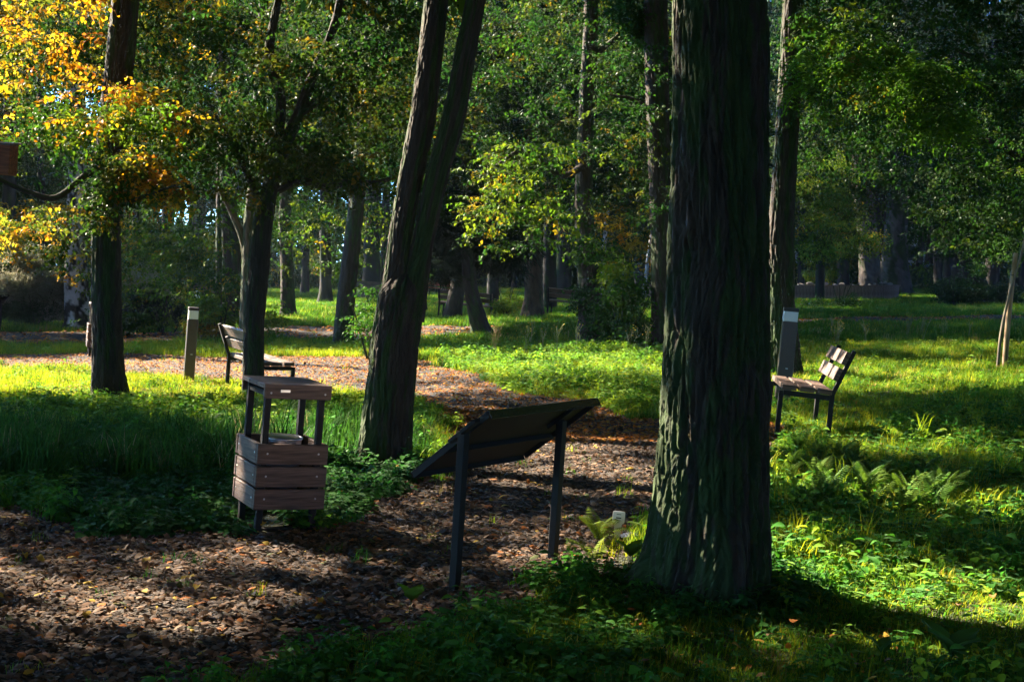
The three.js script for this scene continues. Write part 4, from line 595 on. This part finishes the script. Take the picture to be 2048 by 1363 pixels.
// ---------------------------------------------------------------- plants on the ground
function tuft(seed, n, h, spread, wid, droop) {
  const b = new Buf(), r = rng(seed);
  for (let k = 0; k < n; k++) {
    const a = r() * 6.2832, o = V3(Math.cos(r() * 6.28) * spread * r(), 0, Math.sin(r() * 6.28) * spread * r()), H = h * (0.5 + 0.7 * r()), out = (0.15 + 0.5 * r()) * H * droop, w = wid * (0.7 + 0.6 * r());
    const dir = V3(Math.cos(a), 0, Math.sin(a)), sd = V3(-Math.sin(a), 0, Math.cos(a)), ids = [];
    for (let s = 0; s <= 3; s++) { const t = s / 3, c = o.clone().addScaledVector(dir, out * t * t).add(V3(0, H * (t - 0.28 * droop * t * t * t), 0)), ww = w * (1 - t * 0.85); if (s < 3) ids.push([b.v(c.clone().addScaledVector(sd, ww)), b.v(c.clone().addScaledVector(sd, -ww))]); else ids.push([b.v(c)]); }
    for (let s = 0; s < 2; s++) { b.t(ids[s][0], ids[s][1], ids[s + 1][0]); b.t(ids[s + 1][0], ids[s][1], ids[s + 1][1]); } b.t(ids[2][0], ids[2][1], ids[3][0]);
  }
  return b.geo();
}
function herb(seed, n, h, L, wd, flat) {
  const b = new Buf(), r = rng(seed);
  for (let s = 0; s < 3; s++) {
    const ox = (r() - 0.5) * 0.1, oz = (r() - 0.5) * 0.1, H = h * (0.6 + 0.6 * r()); addTwig(b, V3(ox, -0.02, oz), V3(ox * 1.3, H, oz * 1.3), 0.0018);
    for (let k = 0; k < n; k++) { const t = 0.3 + 0.7 * k / n, a = k * 2.4 + r() * 0.6, o = V3(ox * (1 + 0.3 * t), H * t, oz * (1 + 0.3 * t)), q = (0.65 + 0.6 * r()), d = V3(Math.cos(a), flat * (r() - 0.6), Math.sin(a)); const pe = o.clone().addScaledVector(d, L * 0.45 * q); addTwig(b, o, pe, 0.0012); addLeaf(b, pe, d, V3((r() - 0.5) * 0.7, 1, (r() - 0.5) * 0.7), L * q, wd * q, 0.12, 0.25 + 0.2 * r()); }
  }
  return b.geo();
}
function frondGeo(seed, len, pairs) {
  const b = new Buf(), r = rng(seed); const at = (t) => V3(0, Math.sin(t * 1.35) * len * 0.72, t * t * len * 0.62 + t * len * 0.12);
  for (let k = 0; k < 5; k++) addTwig(b, at(k / 5), at((k + 1) / 5), 0.0025 * (1 - k / 6));
  for (let k = 1; k <= pairs; k++) { const t = 0.12 + 0.88 * k / (pairs + 1), o = at(t), fw = at(Math.min(1, t + 0.04)).sub(o).normalize(), wd = len * 0.21 * Math.sin(Math.PI * Math.pow(1 - t, 0.7) * 0.95 + 0.1); for (const s of [-1, 1]) { const d = V3(s, 0, 0).addScaledVector(fw, 0.4); d.y -= 0.12 + 0.15 * r(); const up = V3(0, fw.z, -fw.y).add(V3((r() - 0.5) * 0.3, 0.4, 0)); addLeaf(b, o, d, up, wd, len * 0.043, 0.1, 0.2, 0.7); } }
  return b.geo();
}
const GR = { lawn: [1, 2, 3].map((s) => tuft(s, 16, 0.13, 0.09, 0.0032, 0.9)), lawnFar: [4, 5].map((s) => tuft(s, 22, 0.16, 0.2, 0.007, 0.9)), tall: [6, 7].map((s) => tuft(s, 15, 0.42, 0.1, 0.0055, 1.1)), herb: [herb(1, 7, 0.15, 0.05, 0.04, 0.6), herb(2, 9, 0.13, 0.036, 0.026, 0.7), herb(3, 11, 0.16, 0.03, 0.018, 0.9), pinnateSprig(61, 5, 7, 0.17)], ivy: [herb(4, 5, 0.075, 0.05, 0.046, 0.5), herb(5, 6, 0.08, 0.038, 0.034, 0.5)] };
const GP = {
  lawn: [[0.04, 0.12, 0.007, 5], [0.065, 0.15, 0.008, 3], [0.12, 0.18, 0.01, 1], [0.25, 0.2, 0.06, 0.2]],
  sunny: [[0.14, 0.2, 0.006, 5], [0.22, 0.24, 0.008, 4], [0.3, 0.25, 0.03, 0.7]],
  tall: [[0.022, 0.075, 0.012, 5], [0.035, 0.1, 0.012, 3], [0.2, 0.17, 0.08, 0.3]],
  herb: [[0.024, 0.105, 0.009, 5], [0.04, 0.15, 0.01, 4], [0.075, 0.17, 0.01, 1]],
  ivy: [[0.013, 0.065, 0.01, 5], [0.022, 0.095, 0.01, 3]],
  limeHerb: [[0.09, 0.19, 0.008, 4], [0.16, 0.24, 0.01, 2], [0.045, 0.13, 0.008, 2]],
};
const LISTS = {};
function addPlant(kind, p, s, sy, col, r, tilt = 0.2) { QY.setFromAxisAngle(V3(0, 1, 0), r() * 6.2832); QT.setFromEuler(new THREE.Euler((r() - 0.5) * tilt, 0, (r() - 0.5) * tilt)); MM.compose(p, QT.clone().multiply(QY), V3(s, s * sy, s)); const v = Math.floor(r() * GR[kind].length); (LISTS[kind + v] ??= { kind, v, l: [] }).l.push([MM.clone(), col]); }
const trunkSpots = []; scene.children.forEach((o) => { if (o.userData.category === 'tree' && o.dist < 40) { const b = o.position.clone().applyQuaternion(qBack); trunkSpots.push([b.x, b.z, o.name.startsWith('mossy') ? 0.33 : 0.2]); } });
{
  const r = rng(1234), strata = [[4.6, 9, 700], [9, 16, 430], [16, 28, 180], [28, 50, 62], [50, 95, 20]];
  for (const [d0, d1, den] of strata) {
    const n = Math.round(den * 0.42 * (d1 * d1 - d0 * d0));
    for (let k = 0; k < n; k++) {
      const d = Math.sqrt(d0 * d0 + r() * (d1 * d1 - d0 * d0)), x = (r() * 2 - 1) * 0.42 * d, z = -d;
      const path = onPath(x, z, 0.26); if (path && r() > 0.004) continue;
      if (trunkSpots.some(([tx, tz, tr]) => Math.hypot(tx - x, tz - z) < tr)) continue;
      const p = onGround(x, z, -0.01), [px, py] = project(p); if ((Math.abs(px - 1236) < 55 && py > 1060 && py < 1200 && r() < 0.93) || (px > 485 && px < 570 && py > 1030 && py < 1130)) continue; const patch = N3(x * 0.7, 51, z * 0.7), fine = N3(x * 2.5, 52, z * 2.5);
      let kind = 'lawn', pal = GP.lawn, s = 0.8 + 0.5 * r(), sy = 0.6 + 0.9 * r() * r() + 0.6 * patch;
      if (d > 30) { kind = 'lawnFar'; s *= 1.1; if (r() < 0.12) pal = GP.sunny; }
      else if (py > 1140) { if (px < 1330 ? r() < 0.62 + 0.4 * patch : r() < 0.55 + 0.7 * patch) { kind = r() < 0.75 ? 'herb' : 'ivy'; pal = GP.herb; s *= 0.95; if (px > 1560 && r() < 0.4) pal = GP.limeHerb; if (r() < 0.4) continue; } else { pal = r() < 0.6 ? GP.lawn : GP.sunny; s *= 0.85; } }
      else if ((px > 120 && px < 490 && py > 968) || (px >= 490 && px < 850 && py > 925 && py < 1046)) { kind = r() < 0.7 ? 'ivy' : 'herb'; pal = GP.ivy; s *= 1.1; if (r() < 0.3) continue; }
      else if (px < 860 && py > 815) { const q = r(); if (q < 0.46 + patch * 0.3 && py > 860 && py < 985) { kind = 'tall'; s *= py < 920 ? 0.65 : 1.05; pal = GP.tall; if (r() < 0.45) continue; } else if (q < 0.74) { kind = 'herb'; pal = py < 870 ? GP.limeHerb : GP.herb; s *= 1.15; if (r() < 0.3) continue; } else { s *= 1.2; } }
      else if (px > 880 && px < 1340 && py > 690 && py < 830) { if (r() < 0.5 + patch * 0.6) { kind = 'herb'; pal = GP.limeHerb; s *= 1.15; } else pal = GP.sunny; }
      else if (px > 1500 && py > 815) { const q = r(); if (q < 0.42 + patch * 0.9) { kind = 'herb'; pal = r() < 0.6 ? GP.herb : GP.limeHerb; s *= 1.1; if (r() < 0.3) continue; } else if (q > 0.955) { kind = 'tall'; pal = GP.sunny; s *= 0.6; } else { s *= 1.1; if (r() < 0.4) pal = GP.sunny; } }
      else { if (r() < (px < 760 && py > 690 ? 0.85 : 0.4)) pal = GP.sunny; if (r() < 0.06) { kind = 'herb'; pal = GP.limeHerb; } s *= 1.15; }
      if (path) { kind = 'lawn'; s *= 0.7; }
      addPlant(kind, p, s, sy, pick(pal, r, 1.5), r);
    }
  }
}
{ // leafy plants crowding round the foot of the broad trunk
  const r = rng(4321), c = scene.getObjectByName('mossy_tree').position.clone().applyQuaternion(qBack);
  for (let k = 0; k < 170; k++) { const a = -0.5 + r() * 4.1, q = 0.36 + 0.34 * r() * r() + 0.06 * r(), x = c.x + Math.cos(a) * q, z = c.z + Math.sin(a) * q; addPlant(r() < 0.4 ? 'herb' : 'ivy', onGround(x, z, -0.01), 0.75 + 0.4 * r(), 1, pick(GP.ivy, r, 1.6), r, 0.4); }
}
const stuffNames = { lawn: ['lawn_grass', 'short green grass covering the park floor', 'grass'], lawnFar: ['meadow_grass', 'coarser grass of the farther lawn between the trunks', 'grass'], tall: ['tall_grass', 'long arching dark grass behind the litter bin', 'grass'], herb: ['herb_groundcover', 'low leafy herbs growing among the grass', 'ground cover'], ivy: ['ivy_groundcover', 'dark glossy ground ivy in front of the tall grass', 'ground cover'] };
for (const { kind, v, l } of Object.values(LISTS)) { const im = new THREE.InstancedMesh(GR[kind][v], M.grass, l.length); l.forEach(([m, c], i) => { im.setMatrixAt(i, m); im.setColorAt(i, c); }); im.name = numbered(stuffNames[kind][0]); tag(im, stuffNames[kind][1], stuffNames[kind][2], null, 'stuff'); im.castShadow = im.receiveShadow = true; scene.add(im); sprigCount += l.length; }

// fallen leaves ----------------------------------------------------
function dryLeaf(seed) { const b = new Buf(), r = rng(seed); addLeaf(b, V3(-0.035, 0.004, 0), V3(1, 0.15 + 0.2 * r(), 0), V3(0, 1, (r() - 0.5) * 0.5), 0.075, 0.05 + 0.012 * r(), (r() - 0.35) * 0.55, 0.15 + (r() - 0.3) * 0.8, 0.5 + 0.3 * r()); addTwig(b, V3(-0.035, 0.004, 0), V3(-0.055, 0.008, 0.006), 0.0012); const g = b.geo(), p = g.attributes.position; let lo = 1; for (let i = 0; i < p.count; i++) { const y = p.getY(i) + 0.012 * N3(p.getX(i) * 40 + seed, 1, p.getZ(i) * 40); p.setY(i, y); lo = Math.min(lo, y); } g.translate(0, -lo * 0.7, 0); g.computeVertexNormals(); return g; }
const DRY = [1, 2, 3, 4, 5, 6, 7, 8].map((s) => dryLeaf(s * 13));
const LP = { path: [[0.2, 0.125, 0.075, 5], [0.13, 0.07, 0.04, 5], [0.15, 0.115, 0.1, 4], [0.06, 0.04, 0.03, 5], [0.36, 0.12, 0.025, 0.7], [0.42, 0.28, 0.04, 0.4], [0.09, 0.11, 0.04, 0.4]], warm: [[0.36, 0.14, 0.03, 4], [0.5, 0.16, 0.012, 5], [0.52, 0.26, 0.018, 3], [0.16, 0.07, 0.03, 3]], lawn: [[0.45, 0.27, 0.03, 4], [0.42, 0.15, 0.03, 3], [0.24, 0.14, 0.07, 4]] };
{
  const r = rng(99), all = [], strata = [[4.6, 9, 1400, 20], [9, 16, 900, 14], [16, 30, 300, 12], [30, 60, 40, 3]];
  for (const [d0, d1, den, lawnDen] of strata) {
    const area = 0.42 * (d1 * d1 - d0 * d0), n = Math.round(den * area);
    for (let k = 0; k < n; k++) {
      const d = Math.sqrt(d0 * d0 + r() * (d1 * d1 - d0 * d0)), x = (r() * 2 - 1) * 0.42 * d, z = -d, path = onPath(x, z, 0.26);
      if (!path && r() > lawnDen / den * (d > 15 && d < 25 ? (x < -0.11 * d ? 8 : 3) : 1.6) * (1 + 3 * N3(x, 60, z))) continue;
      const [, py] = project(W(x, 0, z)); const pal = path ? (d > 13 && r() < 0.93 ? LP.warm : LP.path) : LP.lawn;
      const s = (0.22 + 0.68 * Math.pow(r(), 1.6)) * (d > 30 ? 1.8 : 1) * (path ? 1 : 0.8), p = onGround(x, z, 0.002 + r() * (path ? 0.014 : 0.06)); const tilt = path ? 0.5 : 1.0;
      QY.setFromAxisAngle(V3(0, 1, 0), r() * 6.2832); QT.setFromEuler(new THREE.Euler((r() - 0.5) * tilt, 0, (r() - 0.5) * tilt)); MM.compose(p, QT.clone().multiply(QY), V3(s, s * (0.5 + 1.1 * r() * r()), s * (0.6 + 0.6 * r())));
      all.push([MM.clone(), pick(pal, r, 0.86), d, Math.floor(r() * DRY.length), path, s]);
    }
  }
  // the 300 that show largest are leaves of their own, lying on the ground
  const order = all.map((a, i) => [a[4] && Math.abs(a[0].elements[12]) < 0.37 * a[2] && a[2] > 5.7 ? a[5] / a[2] : 0, i]).sort((a, b) => b[0] - a[0]).slice(0, 300), own = new Set(order.map((o) => o[1]));
  const ground = scene.getObjectByName('ground'), mats = new Map();
  const near = (c) => { const k = [c.r, c.g, c.b].map((x) => Math.round(x * 22) / 22).join(); if (!mats.has(k)) { const m = M.litter.clone(); m.color.copy(c); mats.set(k, m); } return mats.get(k); };
  const lists = DRY.map(() => []);
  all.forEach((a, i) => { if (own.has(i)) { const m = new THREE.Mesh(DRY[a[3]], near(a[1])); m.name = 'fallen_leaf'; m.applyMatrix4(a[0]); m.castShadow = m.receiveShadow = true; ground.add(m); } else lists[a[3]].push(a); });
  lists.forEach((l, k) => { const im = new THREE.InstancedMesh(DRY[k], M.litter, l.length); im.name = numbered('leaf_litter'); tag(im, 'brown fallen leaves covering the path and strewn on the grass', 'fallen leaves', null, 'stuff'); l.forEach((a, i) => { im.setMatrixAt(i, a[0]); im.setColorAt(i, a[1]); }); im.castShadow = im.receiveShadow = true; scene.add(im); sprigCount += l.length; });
}
{ // twigs and crumbs among the leaves
  const r = rng(505), b = new Buf(); addTwig(b, V3(-0.06, 0, 0), V3(0.01, 0.006, 0.008), 0.0025); addTwig(b, V3(0.01, 0.006, 0.008), V3(0.06, 0.004, -0.004), 0.002); addTwig(b, V3(0.01, 0.006, 0.008), V3(0.03, 0.012, 0.03), 0.0014);
  const g = b.geo(), l = []; for (let k = 0; k < 9000; k++) { const d = Math.sqrt(21 + r() * 300), x = (r() * 2 - 1) * 0.42 * d; if (!onPath(x, -d, 0.26)) continue; const s = 0.3 + 1.1 * r() * r(); QY.setFromEuler(new THREE.Euler((r() - 0.5) * 0.3, r() * 6.28, (r() - 0.5) * 0.3)); MM.compose(onGround(x, -d, 0.01 + 0.014 * r()), QY, V3(s, s, s)); l.push([MM.clone(), pick([[0.09, 0.06, 0.04, 2], [0.16, 0.12, 0.09, 1], [0.05, 0.035, 0.025, 2]], r)]); }
  const im = new THREE.InstancedMesh(g, std({ color: 0xffffff, roughness: 0.95 }), l.length); im.name = 'fallen_twigs'; tag(im, 'thin dry twigs strewn among the fallen leaves', 'twigs', null, 'stuff'); l.forEach(([m, c], i) => { im.setMatrixAt(i, m); im.setColorAt(i, c); }); scene.add(im);
}
// ferns and single plants -------------------------------------------
const FR = [frondGeo(1, 0.36, 20), frondGeo(2, 0.32, 18)];
const fernMats = [C(0.05, 0.12, 0.014), C(0.085, 0.16, 0.014), C(0.13, 0.19, 0.015)].map((c) => { const m = M.grass.clone(); m.color.copy(c); return m; });
function fern(label, pos, n, k, seed, mat, group, stiff = 0) { const t = thing('fern', label, 'fern', pos, 0, group), r = rng(seed); for (let j = 0; j < n; j++) { const m = part('frond', FR[j % 2], fernMats[mat], t); m.rotation.set((r() - 0.3) * 0.5 - stiff, j / n * 6.28 + r(), 0, 'YXZ'); m.scale.setScalar(k * (0.75 + 0.45 * r())); } return t; }
fern('upright bright fern left of the small white plant tag', gnd(1194, 1098), 8, 0.8, 1, 2, null, 0.1);
fern('low bright fern in front of the small white plant tag', gnd(1185, 1140), 6, 0.65, 2, 2);
fern('small fern growing against the left foot of the broad trunk', gnd(1296, 1090), 5, 0.6, 3, 1);
fern('low fern right of the far panel post', gnd(1148, 1148), 5, 0.5, 4, 1);
{ const r = rng(31); for (let k = 0; k < 34; k++) fern('feathery fern in the patch right of the broad trunk', gnd(1575 + r() * 330, 905 + r() * 150), 8, 0.5 + 0.4 * r(), 40 + k, r() < 0.5 ? 1 : 0, 'ferns right of the broad trunk', 0.4); }
// big dock leaves at the lower right, and broad leaves round the trunk's foot
const bigLeaf = (() => { const b = new Buf(); const d = V3(0, 0.75, 0.65), L = 0.2; const rows = 9; const at = (t, w) => V3(w * 0.085 * Math.sin(Math.PI * Math.pow(t, 0.8)) * (1 + 0.06 * Math.sin(t * 31)), Math.sin(t * 1.2) * L * 0.8, (1 - Math.cos(t * 1.25)) * L * 0.9 + t * 0.04).add(V3(0, Math.abs(w) * 0.02, 0)); const ids = []; for (let i = 0; i <= rows; i++) ids.push([-1, -0.5, 0, 0.5, 1].map((w) => b.v(at(0.03 + 0.95 * i / rows, w)))); for (let i = 0; i < rows; i++) for (let j = 0; j < 4; j++) { b.t(ids[i][j], ids[i][j + 1], ids[i + 1][j]); b.t(ids[i + 1][j], ids[i][j + 1], ids[i + 1][j + 1]); } addTwig(b, V3(0, -0.08, -0.02), V3(0, 0.01, 0), 0.004); return b.geo(); })();
for (const [px, py, n, k, mat, lab] of [[1900, 1345, 4, 0.75, 0, 'broad leaved dock plant in the lower right foreground'], [1258, 1148, 3, 0.6, 1, 'small dock plant with one pale leaf left of the broad trunk'], [820, 1228, 3, 0.55, 1, 'small dock plant at the front edge of the leaf path'], [1760, 1330, 3, 0.5, 0, 'small dark dock plant left of the large dock']]) { const t = thing('dock_plant', lab, 'plant', gnd(px, py)), r = rng(px); for (let j = 0; j < n; j++) { const m = part('leaf', bigLeaf, fernMats[mat], t); m.position.y = 0.06; m.rotation.set(0, j / n * 6.28 + r(), 0); m.scale.setScalar(k * (0.8 + 0.4 * r())); } }
// tall dried stalks and wildflowers at the lawn's edge
const stalkMat = std({ color: C(0.3, 0.21, 0.11), roughness: 0.9 }), paleStalk = std({ color: C(0.3, 0.3, 0.14), roughness: 0.9 }), flowerMat = std({ color: C(0.6, 0.42, 0.02), roughness: 0.8 });
function stalks(name, label, pos, n, h, seed, mat, flowers, group) {
  const t = thing(name, label, 'plant', pos, 0, group), r = rng(seed), b = new Buf(), f = new Buf();
  for (let k = 0; k < n; k++) { const a = r() * 6.28, H = h * (0.6 + 0.5 * r()), l = 0.3 * H * r(), tip = V3(Math.cos(a) * l, H, Math.sin(a) * l), m = tip.clone().multiplyScalar(0.5); m.y += 0.04; addTwig(b, V3((r() - 0.5) * 0.1, -0.03, (r() - 0.5) * 0.1), m, 0.006); addTwig(b, m, tip, 0.004); for (let j = 0; j < 4; j++) { const o = m.clone().lerp(tip, 0.3 + 0.2 * j), e = o.clone().add(V3((r() - 0.5) * 0.18, 0.12 * r() + 0.05, (r() - 0.5) * 0.18)); addTwig(b, o, e, 0.003); if (flowers && r() < 0.5) for (let q = 0; q < 3; q++) addLeaf(f, e, V3(r() - 0.5, 0.3, r() - 0.5), V3(0, 1, 0), 0.025, 0.02, 0, 0); } }
  part('stem', b.geo(), mat, t); if (flowers && f.p.length) part('blossom', f.geo(), flowerMat, t); return t;
}
stalks('dried_stalks', 'clump of tall dry brown stalks at the lawn edge, centre', gnd(986, 712), 9, 0.62, 1, stalkMat, false);
{ const r = rng(8); for (const [px, py] of [[1050, 705], [1085, 700], [1110, 708], [1150, 704], [1260, 706], [1290, 712], [1060, 690]]) stalks('meadow_stalks', 'thin yellow flowered stalks in the grass before the ivy wrapped trunk', gnd(px, py), 4, 0.5, px, paleStalk, true, 'flowering stalks in the middle'); for (let k = 0; k < 10; k++) stalks('meadow_stalks', 'thin yellow flowered stalks in the grass behind the nearest bench', gnd(1610 + 400 * r(), 672 + 24 * r()), 4, 0.48, 500 + k, paleStalk, true, 'flowering stalks at the right'); }
stalks('dried_stalks', 'dry seed stalk in front of the slender crooked tree', gnd(518, 760), 3, 0.4, 77, stalkMat, false);

console.log('sprigs', sprigCount);
scene.traverse((o) => { if (o.isMesh) { o.castShadow = true; o.receiveShadow = true; } });
renderer.render(scene, camera);
